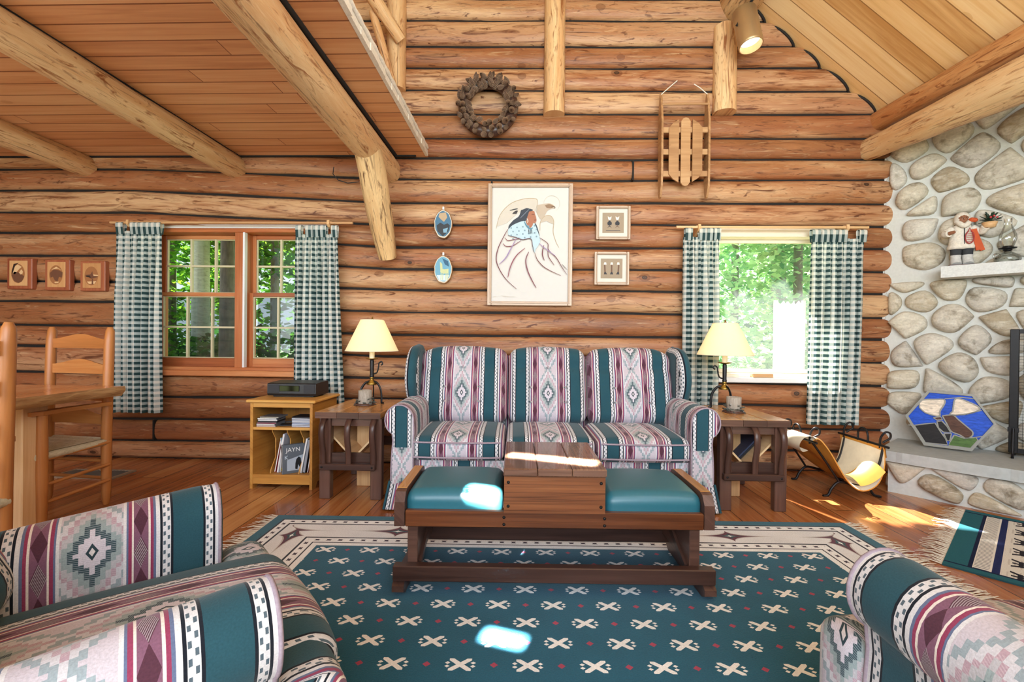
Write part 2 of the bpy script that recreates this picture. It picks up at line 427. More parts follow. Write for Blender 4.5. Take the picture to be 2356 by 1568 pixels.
def emis(name, col, s, base='ffffff'):
    b = B(name); return b.surf(b.pbr(base, .5, 0, .3, Emission_Color=lin(col), Emission_Strength=s))
M_bulb = emis('glowing bulb', 'fff0d0', 6.0)
def shade_mat():
    b = B('lit parchment shade'); o = b.obj(); n = b.noise(b.vec(*o), 60, 2); c = b.hsv(lin('f6ecd2'), .5, 1, (n-.5)*.1+1.0)
    d = b.node('ShaderNodeBsdfDiffuse'); b.put(d.inputs[0], c); tr = b.node('ShaderNodeBsdfTranslucent'); b.put(tr.inputs[0], lin('fbefcf'))
    e = b.node('ShaderNodeEmission'); e.inputs[0].default_value = lin('ffeec2'); e.inputs[1].default_value = .30
    ad = b.node('ShaderNodeAddShader'); b.nt.links.new(b.mixsh(.55, d.outputs[0], tr.outputs[0]), ad.inputs[0]); b.nt.links.new(e.outputs[0], ad.inputs[1])
    return b.surf(ad.outputs[0])
M_shade = shade_mat()
def stone_mat():
    b = B('field stone'); u, v = b.uv(); t = b.tone(); o = b.obj(); vec = b.vec(o[0], o[1], o[2]+t*3.0)
    n = b.noise(vec, 9, 6, .65, .4); n2 = b.noise(b.vec(o[0]*1.0, o[1]*1.0, o[2]*3.0+t*7.0), 7, 4, .6, 1.0); n3 = b.noise(vec, 70, 2)
    base = b.ramp(t, [(0, 'bdb6a6'), (.2, 'cbc3b2'), (.4, 'b3a58c'), (.55, 'c4bfb6'), (.62, '9b8a6c'), (.74, 'b5aa98'), (.85, 'd0c9bc'), (1, 'b3ada4')])
    c = b.mix((n2-.42)*2.2, base, 'e2dccd'); c = b.mix((.47-n)*4.5, c, '66583f'); n4 = b.noise(b.vec(o[0]*2.0, o[1]*2.0, o[2]*9.0), 9, 3, .6, .8); c = b.mix((n4-.58)*3.0, c, '8b7350'); c = b.hsv(c, .5, 1, (n3-.5)*.5+1.0)
    return b.surf(b.pbr(c, .8, 0, .3, b.bump(n+n3*.25, .6, .012)))
M_stone = stone_mat()
M_mortar = plain('pale mortar', 'cfcfc9', .85, var=.12, scale=50)
M_slate = plain('hearth slab stone', 'aeb4b4', .6, var=.2, scale=25)
M_granite = plain('speckled mantel stone', 'd2d3d0', .6, var=.25, scale=90)
def rug_mat(name, hx, hy, small=False):
    b = B(name); u, v = b.uv(); ex = hx-u.abs(); ey = hy-v.abs(); d = ex.mn(ey); side = ex.lt(ey)
    s = side*v+(1.0-side)*u
    G_, BK, W, IV = '2a6072', '20222c', 'eeeeee', 'e3e3e4'
    c = b.ramp(d, [(0, G_), (.055, BK), (.068, W), (.12, BK), (.13, IV), (.30, BK), (.312, W), (.36, BK), (.37, W), (.40, '225a70')], True)
    dd = ((d-.094).abs()).mn((d-.336).abs()); ch = ((s/.062).fract()-.5).abs()
    c = b.mix(dd.lt(.009)*((ch*.062-dd*.8).abs().lt(.008)), c, '3a2c3a')
    p = ((s/.62).fract()-.5).abs()*.62; e = (d-.215).abs()
    st = (p/.2).sqrt()+(e/.075).sqrt(); st2 = (p/.3).sqrt()+(e/.08).sqrt()
    band = d.within(.13, .30)
    c = b.mix(band*st2.lt(1.0)*.6, c, 'a79f95'); c = b.mix(band*st.lt(1.0), c, '5c2636'); c = b.mix(band*st.lt(.72), c, '23484c'); c = b.mix(band*st.lt(.45), c, W)
    fld = d.gt(.40)
    cw, rh = .226, .118
    y = (v/rh); row = y.floor(); cy = (y.fract()-.5)*rh; x = u/cw+row.mod2()*.5; cx = (x.fract()-.5)*cw
    a = cx.abs()/.044; bb = cy.abs()/.034
    arms = (a-bb*.95).abs().lt(.30)*a.mx(bb).lt(.86)*(a+bb).lt(1.75)
    wing = ((a-.98).abs()+(bb-.24).abs()*1.1).lt(.21)
    star = arms.mx(wing)*fld
    c = b.mix(star, c, 'f0eeec')
    dm = ((cx.abs()-cw*.5).abs()/.014+cy.abs()/.013).lt(1.0)*fld; c = b.mix(dm, c, 'a8485c')
    n = b.noise(b.vec(u*180.0, v*180.0, 0.0), 1.0, 2); n2 = b.noise(b.vec(u*6.0, v*6.0, 0.0), 1.0, 3)
    c = b.hsv(c, .5, 1.05, (n-.5)*.6+(n2-.5)*.35+1.0)
    return b.surf(b.pbr(c, .95, 0, .1, b.bump(n, .4, .004), Sheen_Weight=.2))
def small_rug_mat(hx, hy):
    b = B('banded hearth rug wool'); u, v = b.uv(); x = u+hx
    c = b.ramp(x, [(0, '2c626e'), (.085, '1d2440'), (.10, 'e2ded6'), (.165, '27305c'), (.195, 'd9d5cd'), (.42, '27305c'), (.45, 'e2ded6'), (.52, '27305c'), (.55, '2c626e'), (.75, '1d2440'), (.77, 'e2ded6')], True)
    lad = x.within(.105, .16).mx(x.within(.455, .515))*(v/.022).fract().lt(.3); c = b.mix(lad, c, '5b5f6c')
    cy = ((v/.19).fract()-.5)*.19; cx = x-.307; a = cx.abs()/.085; bb = cy.abs()/.05
    m = (a-bb*.9).abs().lt(.2)*a.lt(.95); m = m.mx(a.lt(.9)*bb.lt(.18)).mx(a.within(.45, .65)*bb.lt(.9))*x.within(.2, .41); c = b.mix(m, c, '2a2a33')
    m2 = (a+bb).lt(1.9)*m.lt(.5)*x.within(.2, .41)*((a*4.0).fract().lt(.3)); c = b.mix(m2*.6, c, 'b7aea6')
    ey = hy-v.abs(); c = b.mix(ey.lt(.05), c, '2c626e'); c = b.mix(ey.within(.05, .065), c, '1d2440')
    n = b.noise(b.vec(u*180.0, v*180.0, 0.0), 1.0, 2); c = b.hsv(c, .5, 1.0, (n-.5)*.5+1.0)
    return b.surf(b.pbr(c, .95, 0, .1, b.bump(n, .4, .004)))
M_fringe = plain('ivory fringe wool', 'e8e2d6', .9, var=.2, scale=60)
M_leather = plain('tan leather', 'd09440', .45, var=.2, scale=14)
M_suede = plain('pale suede', 'e8e0cc', .8, var=.15, scale=18)
def leaf(name, a, bcol, tr=.5):
    b = B(name); t = b.tone(); c = b.ramp(t, [(0, a), (1, bcol)])
    d = b.node('ShaderNodeBsdfDiffuse'); b.put(d.inputs[0], c); q = b.node('ShaderNodeBsdfTranslucent'); b.put(q.inputs[0], b.hsv(c, .48, 1.1, 1.5))
    return b.surf(b.mixsh(tr, d.outputs[0], q.outputs[0]))
M_leaf = leaf('maple leaves', '2f6a24', '86b84a'); M_leaf3 = leaf('glare paled leaves', '5f9474', 'cfe8bc', .55); M_leaf2 = leaf('forest leaves', '24502c', '5e9440')  # M_leaf3 is coloured paler to imitate overexposed foliage
M_trunk = wood('forest trunk bark', '4c463e', '77706a', '9a948c', along=5, across=18, rough=.9)
M_birch = wood('birch bark', '8d8579', 'cfc9bf', 'ece8e0', along=30, across=5, rough=.8, streak=.5)
M_paper = plain('ivory paper', 'd6d2cd', .6, var=.03)
M_mat = plain('white mat board', 'd8d3c8', .6, var=.03)
M_frame = plain('champagne picture frame', 'bfa58e', .4, .1, var=.1)
def flat(name, col, rough=.6): return plain(name, col, rough, var=.06)
# ================================================================= SETTING
YW = 4.0                                            # front of the log wall
def struct(o, label=None): return tag(o, label, None, None, 'structure')
W1 = (-3.385, -1.70, .79, 2.06); W2 = (1.44, 2.57, .79, 2.065)
HOLES = (W1, W2)
# --- floor
m = MB(); m.face([(-5.6, -1.6, 0), (4.7, -1.6, 0), (4.7, 4.2, 0), (-5.6, 4.2, 0)], [(-1.6, -5.6), (-1.6, 4.7), (4.2, 4.7), (4.2, -5.6)])
m.box2((-5.6, -1.6, -.12), (4.7, 4.2, -.002))
struct(m.build('floor', M_floor), 'glossy orange brown wide plank floor')
# --- log wall (one wall; every log a hewn half round, gaps filled dark)
GAP = {5: (258, 262, 262, 262), 6: (312, 318, 318, 318), 7: (345, 362, 367, 366), 8: (388, 411, 415, 412), 9: (437, 466, 466, 469), 10: (488, 517, 516, 521), 11: (535, 568, 570, 572), 12: (588, 618, 620, 625),
       13: (648, 666, 669, 676), 14: (694, 718, 720, 732), 15: (749, 770, 774, 780), 16: (797, 820, 822, 834), 17: (858, 870, 872, 888), 18: (912, 918, 922, 939), 19: (963, 968, 975, 990), 20: (1013, 1018, 1025, 1042), 21: (1062, 1069, 1077, 1096),
       4: (202, 206, 209, 210), 3: (150, 155, 157, 154), 2: (100, 105, 108, 105), 1: (42, 46, 47, 50), 0: (-8, -4, -3, 0)}
COLX = [P(px, 700, YW+.03).x for px in (300, 900, 1400, 2020)]
GZ = {k: [P(px, y, YW+.03).z for px, y in zip((300, 900, 1400, 2020), ys)] for k, ys in GAP.items()}
GZ[21] = [0.0]*4
for k in range(-1, -15, -1): GZ[k] = [GZ[0][0]-.195*k]*4
def gz(k, x):
    zs = GZ[k]
    if x <= COLX[0]: return zs[0]
    for i in range(3):
        if x <= COLX[i+1]: return lerp(zs[i], zs[i+1], (x-COLX[i])/(COLX[i+1]-COLX[i]))
    return zs[3]
def roof_z(x): return 3.046+.8375*(2.896-x)
XL, XR = -5.6, 3.22
m = MB()
for k in range(-14, 21):
    xr = XR if k >= 5 else 3.25-(5-k)*.0
    cuts = [XL, xr]
    for (x0, x1, z0, z1) in HOLES:
        if gz(k, x0) > z0-.1 and gz(k+1, x0) < z1+.1: cuts += [x0, x1]
    cuts = sorted(set(cuts)); tone = RND.random(); off = RND.uniform(0, 40)
    for a, bb in zip(cuts[:-1], cuts[1:]):
        lo, hi = -9, 99
        for (x0, x1, z0, z1) in HOLES:
            if a >= x0-1e-6 and bb <= x1+1e-6:
                zt, zb = gz(k, (a+bb)/2), gz(k+1, (a+bb)/2)
                if zb >= z0-.02 and zt <= z1+.02: lo = hi = None
                elif zt > z1: lo = z1
                else: hi = z0
        if lo is None: continue
        n = max(2, int((bb-a)/.09)); NR = 10
        def ring(i, a=a, bb=bb, n=n, lo=lo, hi=hi, k=k):
            x = lerp(a, bb, i/n); zt, zb = gz(k, x), gz(k+1, x); hh = (zt-zb)/2; zc = (zt+zb)/2
            w = noise.noise(Vector((x*1.7, k*5.3, 0))); w2 = noise.noise(Vector((x*.6, k*3.1, 7)))
            zc += .006*w; hf = hh*(.935+.035*w2+.02*noise.noise(Vector((x*6, k*2.2, 3)))); out = []
            for j in range(NR+1):
                an = -PI/2+PI*j/NR; rr = 1+.05*noise.noise(Vector((x*4, k*9.0, an*1.5)))
                y = YW+.068-.068*max(0, math.cos(an))**.62*rr*(1+.10*w); z = max(lo, min(hi, zc+hf*math.sin(an)))
                out.append(Vector((x, y, z)))
            return out
        rings = [ring(i) for i in range(n+1)]; vs = [p for r in rings for p in r]; fs, us = [], []
        for i in range(n):
            for j in range(NR):
                q = [i*(NR+1)+j, (i+1)*(NR+1)+j, (i+1)*(NR+1)+j+1, i*(NR+1)+j+1]; fs.append(q)
                u0, u1 = lerp(a, bb, i/n)+off, lerp(a, bb, (i+1)/n)+off; us.append([(u0, j*.026), (u1, j*.026), (u1, (j+1)*.026), (u0, (j+1)*.026)])
        m.mesh(vs, fs, us, tone, 0, True)
        for e in (0, n): m.face(rings[e] if e else rings[e][::-1], [(p.z*3, p.y*3) for p in rings[e]], tone, 0)
# dark caulk scribed along the log ends under the sloped ceiling
for k in range(0, 6):
    pts = []
    for j in range(9):
        z = lerp(gz(k+1, 2.6), gz(k, 2.6), j/8); an = (j/8-.5)*PI; x = 2.896-(z-3.046)/.8375
        pts.append((x-.006, YW+.062-.066*max(0, math.cos(an))**.62, z-.008))
    m.tube(pts, .010, 6, mi=1)
# butt joints between log lengths
for px, y0, y1 in ((1455, 368, 414), (352, 966, 1012), (1130, 417, 424), (700, 800, 830)):
    a = P(px, y0, YW); c = P(px+3, y1, YW); m.box(((a.x+c.x)/2, YW+.03, (a.z+c.z)/2), (.014, .07, abs(a.z-c.z)), mi=1)
# dark chinking behind, with the window openings left free
xs = [XL, W1[0], W1[1], W2[0], W2[1], XR]; zs = sorted([0.0, W1[2], W1[3], W2[3], 7.0])
for i in range(5):
    for j in range(len(zs)-1):
        cx, cz = (xs[i]+xs[i+1])/2, (zs[j]+zs[j+1])/2
        if any(h[0] < cx < h[1] and h[2] < cz < h[3] for h in HOLES): continue
        m.box2((xs[i], YW+.046, zs[j]), (xs[i+1], YW+.21, zs[j+1]), mi=1)
struct(m.build('wall_back', [M_log, M_dark]), 'wall of stacked hewn orange logs with dark chinking')
# --- side walls and alcove behind the stone
m = MB()
for k in range(20): m.tube([(-5.6, -1.6, .1+.2*k), (-5.6, 4.1, .1+.2*k)], .105, 12)
struct(m.build('wall_left', M_log))
m = MB(); m.box2((4.75, -1.6, 0), (4.9, 4.2, 2.93)); struct(m.build('wall_right', M_pine))
# --- loft ceiling (boards along X) with its pale front edge
ZC = 2.67
m = MB(); x1 = -.885
m.face([(-5.6, .1, ZC), (x1, .1, ZC), (x1, YW+.06, ZC), (-5.6, YW+.06, ZC)], [(-5.6, .1), (x1, .1), (x1, 4.06), (-5.6, 4.06)], mi=0)
m.box2((-5.6, .1, ZC+.001), (x1-.02, YW+.06, ZC+.06), mi=2)
yy = .1
while yy < YW:
    m.box2((x1-.02, yy, ZC-.002), (x1+.004+RND.uniform(-.004, .006), min(yy+.133, YW+.02), ZC+.046), mi=1); yy += .135
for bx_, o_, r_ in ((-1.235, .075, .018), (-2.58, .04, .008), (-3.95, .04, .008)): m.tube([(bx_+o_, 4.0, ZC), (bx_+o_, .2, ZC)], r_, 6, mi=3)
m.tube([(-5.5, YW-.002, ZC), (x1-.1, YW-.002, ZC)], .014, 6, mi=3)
struct(m.build('ceiling', [M_ceil, M_edge, M_pine, M_dark]), 'loft floor boards forming the low ceiling')
# twisted rope-like bead lying along the loft edge
m = MB(); pts = [(x1+.006, 3.97-.06*i, ZC+.052) for i in range(64)]
m.tube(pts, [.012+.004*(i % 2) for i in range(64)], 6)
rp = m.build('loft_edge_rope', M_edge); tag(rp, 'white rope bead running along the loft floor edge', 'rope')
# --- loft beams, brace, posts, purlin, eave logs
def trim(name, pts, rad, label, mat=M_beam, n=20, wob=.06, seg=10):
    mm = MB(); full = []; rr = []
    rad = rad if isinstance(rad, list) else [rad]*len(pts)
    for i in range(len(pts)-1):
        for k in range(seg):
            t = k/seg; full.append(Vector(pts[i]).lerp(Vector(pts[i+1]), t)); rr.append(lerp(rad[i], rad[i+1], t))
    full.append(Vector(pts[-1])); rr.append(rad[-1]); mm.tube(full, rr, n, wob=wob); return struct(mm.build(name, mat), label)
trim('trim_1', [(-3.95, 4.03, 2.595), (-3.95, .2, 2.595)], .10, 'peeled log ceiling beam over the dining table')
trim('trim_2', [(-2.59, 4.03, 2.58), (-2.59, .2, 2.58)], .10, 'peeled log ceiling beam above the double window')
trim('trim_3', [(-1.235, 4.03, 2.545), (-1.235, .2, 2.56)], [.115, .112], 'thick peeled log beam nearest the loft edge')
a, c = P(846, 338, 3.50), P(892, 592, 3.92)
trim('trim_4', [a, c], [.112, .078], 'short diagonal log brace under the thick beam', M_brace, wob=.22)
def post(name, px, y0, y1, w, label):
    a, c = P(px, y0, 3.97), P(px, y1, 3.97); return trim(name, [(a.x, 3.99, c.z), (a.x, 3.99, a.z)], w/2/270., label)
post('trim_5', 1279, -120, 262, 48, 'upright log post above the picture, topmost centre')
post('trim_6', 1671, 60, 258, 50, 'short upright log post under the roof purlin')
post('trim_7', 913, -120, 205, 44, 'upright log post behind the loft edge')
trim('trim_8', [(1.75, 4.02, 3.955), (1.75, .0, 3.955)], .158, 'round log purlin running under the sloped roof', M_brace)
pa, pb = P(2020, 280, 4.03), P(2356, 91, 2.85); pc = pb+(pb-pa)*2.0
trim('trim_9', [pa, pb, pc], .082, 'upper eave log along the sloped ceiling', M_eave)
pa, pb = P(1998, 344, 4.03), P(2356, 182, 2.80); pc = pb+(pb-pa)*2.0
trim('trim_10', [pa, pb, pc], [.088, .128, .14], 'lower thick eave log above the stone chimney')
# dark caulk where the logs meet beam ends
# --- sloped board ceiling (planks run up the slope)
m = MB()
def rq(x0, x1, uvk=1):
    s = math.hypot(1, .82)
    m.face([(x0, -1.6, roof_z(x0)), (x0, 4.3, roof_z(x0)), (x1, 4.3, roof_z(x1)), (x1, -1.6, roof_z(x1))], [(-x0*s, -1.6), (-x0*s, 4.3), (-x1*s, 4.3), (-x1*s, -1.6)])
rq(3.02, -1.2)
m.face([(-1.2, -1.6, 6.477), (-1.2, 4.3, 6.477), (-5.7, 4.3, 2.9), (-5.7, -1.6, 2.9)], [(0, -1.6), (0, 4.3), (5.8, 4.3), (5.8, -1.6)])
m.face([(3.02, -1.6, 2.94), (4.7, -1.6, 2.94), (4.7, 4.3, 2.94), (3.02, 4.3, 2.94)], [(0, 0), (1.6, 0), (1.6, 6), (0, 6)])
struct(m.build('ceiling_slope', M_roof), 'sloping ceiling of clear pine boards with small knots')
# --- windows
def bars(mm, x0, x1, z0, z1, y, th, wl, wr, wb, wt, mi):
    mm.box2((x0, y-th/2, z0), (x0+wl, y+th/2, z1), mi=mi, bev=.004); mm.box2((x1-wr, y-th/2, z0), (x1, y+th/2, z1), mi=mi, bev=.004)
    mm.box2((x0+wl, y-th/2, z0), (x1-wr, y+th/2, z0+wb), mi=mi, bev=.004); mm.box2((x0+wl, y-th/2, z1-wt), (x1-wr, y+th/2, z1), mi=mi, bev=.004)
def sash(win, x0, x1, z0, z1, y, cols, rows, label, wb=.045, screen=False):
    f = MB(); bars(f, x0, x1, z0, z1, y, .035, .034, .034, wb, .034, 0); s_ = f.build('sash', M_trimw, win); tag(s_, label)
    a, c, e, g = x0+.034, x1-.034, z0+wb, z1-.034; k = MB()
    bars(k, a, c, e, g, y, .024, .010, .010, .010, .010, 0)
    for i in range(1, cols): k.box2((lerp(a, c, i/cols)-.008, y-.013, e), (lerp(a, c, i/cols)+.008, y+.013, g))
    for i in range(1, rows): k.box2((a, y-.012, lerp(e, g, i/rows)-.008), (c, y+.012, lerp(e, g, i/rows)+.008))
    k.build('muntins', M_muntin, s_)
    p = MB(); p.face([(a, y+.004, e), (c, y+.004, e), (c, y+.004, g), (a, y+.004, g)]); p.build('pane', M_glass, s_)
    if screen:
        p = MB(); p.face([(a, y+.06, e), (c, y+.06, e), (c, y+.06, g), (a, y+.06, g)]); p.build('insect_screen', M_screen, s_)
w1 = thing('window_1', 'double sash window with many small panes and cedar frame', kind='structure')
x0, x1_, z0, z1 = W1
f = MB(); bars(f, x0, x1_, z0, z1, 4.11, .2, .05, .05, .03, .055, 0)
f.box2((-2.59, 4.02, z0), (-2.497, 4.2, z1), bev=.005); f.build('frame', M_trimw, w1)
f = MB(); f.box2((-2.512, 4.012, z0+.03), (-2.494, 4.05, z1-.05)); f.box2((x0, 4.0, z1-.02), (x1_, 4.06, z1+.012)); f.build('casing_strip', M_white, w1)
f = MB(); f.box2((x0-.03, 3.945, z0-.045), (x1_+.03, 4.2, z0+.004), bev=.006); f.build('sill', M_trimw, w1)
for (a, c, nc) in ((x0+.05, -2.585, 3), (-2.502, x1_-.05, 3)):
    zm = 1.462
    sash(w1, a, c, zm-.01, z1-.055, 4.155, nc, 2, 'upper sash with six panes', .03)
    sash(w1, a, c, z0+.02, zm+.022, 4.11, nc, 2, 'lower sash with six panes', .085, True)
w2 = thing('window_2', 'tall bright picture window with pale frame', kind='structure')
x0, x1_, z0, z1 = W2
f = MB(); bars(f, x0, x1_, z0, z1, 4.11, .2, .05, .05, .03, .085, 0); f.build('frame', M_pale, w2)
f = MB(); bars(f, x0+.05, x1_-.05, z0+.03, z1-.085, 4.14, .03, .035, .035, .035, .03, 0); f.build('sash', M_pale, w2)
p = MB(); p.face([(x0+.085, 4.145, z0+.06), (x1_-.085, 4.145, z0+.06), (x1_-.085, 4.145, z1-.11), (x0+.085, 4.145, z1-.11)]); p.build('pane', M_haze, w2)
f = MB(); f.box2((x0-.03, 3.96, z0-.04), (x1_+.03, 4.2, z0+.003), bev=.006); f.build('sill', M_white, w2)
# ================================================================= UPHOLSTERY
def clipz(poly, z, keep_above):
    out = []
    for i in range(len(poly)):
        a, b = poly[i], poly[(i+1) % len(poly)]; ia, ib = (a.z >= z) == keep_above, (b.z >= z) == keep_above
        if ia: out.append(a)
        if ia != ib: out.append(a.lerp(b, (z-a.z)/(b.z-a.z)))
    return out
M_pipe = plain('mauve piping', 'a08f9a', .9, var=.35, scale=120)
def arm_profile(w=.13, zb=.10, zroll=.585, r=.095, cx=.02, n=16):
    """(x outward, z) outline of a rolled arm, open at the bottom"""
    pts = [(-w/2, zb), (-w/2, zb+.12), (-w/2, zroll-.16), (-w/2-.004, zroll-.07)]
    for i in range(n+1):
        a = math.radians(172-(172+62)*i/n); pts.append((cx+r*math.cos(a), zroll+r*math.sin(a)))
    pts += [(w/2-.012, zroll-.13), (w/2-.004, zroll-.22), (w/2, zb+.1), (w/2, zb)]
    return pts
def arm(parent, x, sgn, y0, y1, prof, u0=0.0, dz=0.0, name='arm', face_u=.21):
    """arm swept along local Y (y0 = back end, y1 = front end facing +Y or -Y)"""
    m = MB(); n = 14; L = [0]
    for a, b in zip(prof[:-1], prof[1:]): L.append(L[-1]+math.hypot(b[0]-a[0], b[1]-a[1]))
    k = len(prof)-1
    def fn(s, t):
        i = int(round(s*k)); px, pz = prof[i]; y = lerp(y0, y1, t); d = dz*(1-t) if pz > .3 else 0
        e = min(abs(y-y1), .03)/.03; sc = .93+.07*math.sqrt(max(0, 1-(1-e)**2))
        return (x+sgn*px*sc, y, pz+d-(0 if pz < .3 else (1-sc)*.06))
    ts = n
    m.grid(fn, k, ts, lambda s, t, p: (p.y+u0, L[int(round(s*k))]), flip=(sgn*(y1-y0) < 0))
    a = m.build(name, M_fab, parent)
    c = MB(); pts = [Vector(fn(i/k, 1)) for i in range(k+1)]
    if (sgn*(y1-y0)) > 0: pts = pts[::-1]
    ctr = Vector((x, y1, .35))
    yn = 1 if y1 > y0 else -1
    loop = [p+Vector((0, yn*.0, 0)) for p in pts]
    inner = [Vector((x+(p.x-x)*.86, p.y+yn*.012, .1+(p.z-.1)*.985)) for p in loop]
    N = len(loop); uvf = lambda p: (p.x-x+face_u, p.z)
    for i in range(N-1): c.face([loop[i], loop[i+1], inner[i+1], inner[i]], [uvf(q) for q in (loop[i], loop[i+1], inner[i+1], inner[i])], smooth=True)
    lowz = .30 if abs(x) < .5 else .40
    up_, lo_ = clipz(inner, lowz, True), clipz(inner, lowz, False)
    c.face(up_, [uvf(q) for q in up_]); c.face(lo_, [(q.x-x, q.z+.05) for q in lo_])
    c.build('arm_front_panel', M_fab, a)
    w = MB(); w.tube([p+Vector((0, yn*.004, 0)) for p in loop], .0048, 6); w.build('piping', M_pipe, a)
    return a
def cushion(parent, name, c, d, r, n=(16, 12, 8), bulge=(0, 0, 0), u0=0.0, rot=None, extra=None, uv=None):
    m = MB(); h = Vector(d)/2
    def df(p):
        fx, fy, fz = (math.cos(PI/2*max(-1, min(1, p[i]/h[i])))**.6 if abs(p[i]) < h[i] else 0 for i in range(3))
        q = p.copy()
        q.z += (1 if p.z > 0 else -.2)*bulge[2]*fx*fy*(abs(p.z)/h.z)
        q.y += (1 if p.y > 0 else -1)*bulge[1]*fx*fz*(abs(p.y)/h.y)
        if extra: q = extra(p, q, h)
        return q
    m.rbox(c, d, r, uv or (lambda p: (p.x+u0, p.z+p.y)), n, df, rot); return m.build(name, M_fab, parent)
# ------------------------------------------------------------------ sofa
SOF = thing('sofa', 'three seat sofa in striped southwestern fabric against the log wall', 'sofa', (.147, 3.41, 0), .03)
m = MB(); m.box2((-.93, -.37, .05), (.93, .36, .30)); m.build('base', M_fab, SOF)
m = MB(); m.grid(lambda s, t: (lerp(-.93, .93, s), -.40-.0*t, lerp(.10, .31, t)), 20, 2, lambda s, t, p: (p.x-.05, p.z)); m.build('front_rail', M_fab, SOF)
prof = arm_profile(.15, .17, .575, .098, .022)
for sg in (-1, 1): arm(SOF, sg*.955, sg, .36, -.44, prof, u0=.1, face_u=.21)
# skirt, flaring at the corners
for sg in (-1, 1):
    m = MB()
    path = [(sg*.86, -.43), (sg*.95, -.452), (sg*1.04, -.447), (sg*1.055, -.3), (sg*1.045, 0), (sg*1.045, .34)]
    L = [0]
    for a, b in zip(path[:-1], path[1:]): L.append(L[-1]+math.hypot(b[0]-a[0], b[1]-a[1]))
    def fn(s, t, path=path):
        i = int(round(s*5)); x, y = path[i]; fl = 1+.03*(1-t); return (x*fl-sg*.0, y*(1+.05*(1-t)), lerp(.012, .185, t))
    m.grid(fn, 5, 3, lambda s, t, p: (L[int(round(s*5))], p.z), flip=sg < 0, smooth=False); m.build('skirt', M_fab, SOF)
m = MB(); m.grid(lambda s, t: (lerp(-.87, .87, s), -.415-.02*(1-t), lerp(.02, .15, t)), 20, 2, lambda s, t, p: (p.x-.05, p.z)); m.build('skirt', M_fab, SOF)
bx = (-.915, -.30, .285, .90)
for i in range(3):
    a, b = bx[i], bx[i+1]; w = b-a-.008
    cu = cushion(SOF, 'seat_cushion', ((a+b)/2, -.13, .385), (w, .62, .15), .05, (18, 14, 6), (0, .02, .03))
    for z in (.43, .335):
        p = MB(); p.tube([(lerp(a+.03, b-.03, k/12), -.445-.017*math.sin(PI*k/12), z+.004) for k in range(13)], .006, 6); p.build('piping', M_pipe, cu)
bb = (-.985, -.292, .312, .975)
for i in range(3):
    a, b = bb[i], bb[i+1]; w = b-a-.006; lean = rotx(-math.radians(15))
    tuft = [(dx, dz) for dz in (.13, -.02, -.13) for dx in ((-.13, .13) if dz != .13 else (-.2, 0, .2))]
    def ex(p, q, h, tuft=tuft, i=i):
        top = max(0, p.z/h.z); q.z += .035*top*math.cos(p.x/h.x*1.35)
        if p.y < 0:
            for (dx, dz) in tuft: q.y += .022*math.exp(-((p.x-dx)**2+(p.z-dz)**2)/.0016)
            q.y += .012*math.exp(-((p.z-.13)/.03)**2)
        if i == 0 and p.x < -h.x*.6: q.z -= .03*top*(-p.x/h.x-.6)/.4
        if i == 2 and p.x > h.x*.6: q.z -= .03*top*(p.x/h.x-.6)/.4
        return q
    cu = cushion(SOF, 'back_cushion', ((a+b)/2, .22, .725), (w, .20, .56), .075, (26, 6, 24), (0, .03, 0), 0, lean, ex)
    for dx, dz in tuft[3:]+[(0, .13)]:
        q = MB(); q.lathe([(0.0001, .008), (.008, .006), (.011, 0), (.008, -.004)], (0, 0, 0), 10)
        p = lean@Vector((dx, -.112, dz))+Vector(((a+b)/2, .22, .725)); q.build('button', M_fab, cu, p, (PI/2+.26, 0, 0))
for sg in (-1, 1):      # wings closing the back at each side
    m = MB(); o = [(.10, .62), (.02, .70), (-.02, .80), (.02, .92), (.10, .985), (.22, 1.0), (.33, .97), (.37, .62)]
    pts = [Vector(p) for p in smooth_path([(y, z, 0) for y, z in o], 4)]; pl = [(p.x, p.y) for p in pts]
    M_ = Matrix(((0, 0, sg, sg*.955), (1, 0, 0, 0), (0, 1, 0, 0), (0, 0, 0, 1)))
    if sg < 0: pl = pl[::-1]
    m.prism(pl, .085, M_)
    m.uv = [[((m.v[i].y-.17)*.35+.205, m.v[i].z) for i in f] for f in m.f]
    wg = m.build('wing', M_fab, SOF)
    e = MB(); e.tube([(sg*1.0, p.x-.004, p.y) for p in pts], .042, 8); e.uv = [[(.115+q[1]*.45, q[0]) for q in f] for f in e.uv]; e.build('wing_roll', M_fab, wg)
m = MB(); m.box((0, .37, .58), (1.98, .06, .76), rot=rotx(-.16)); m.build('back_frame', M_fab, SOF)
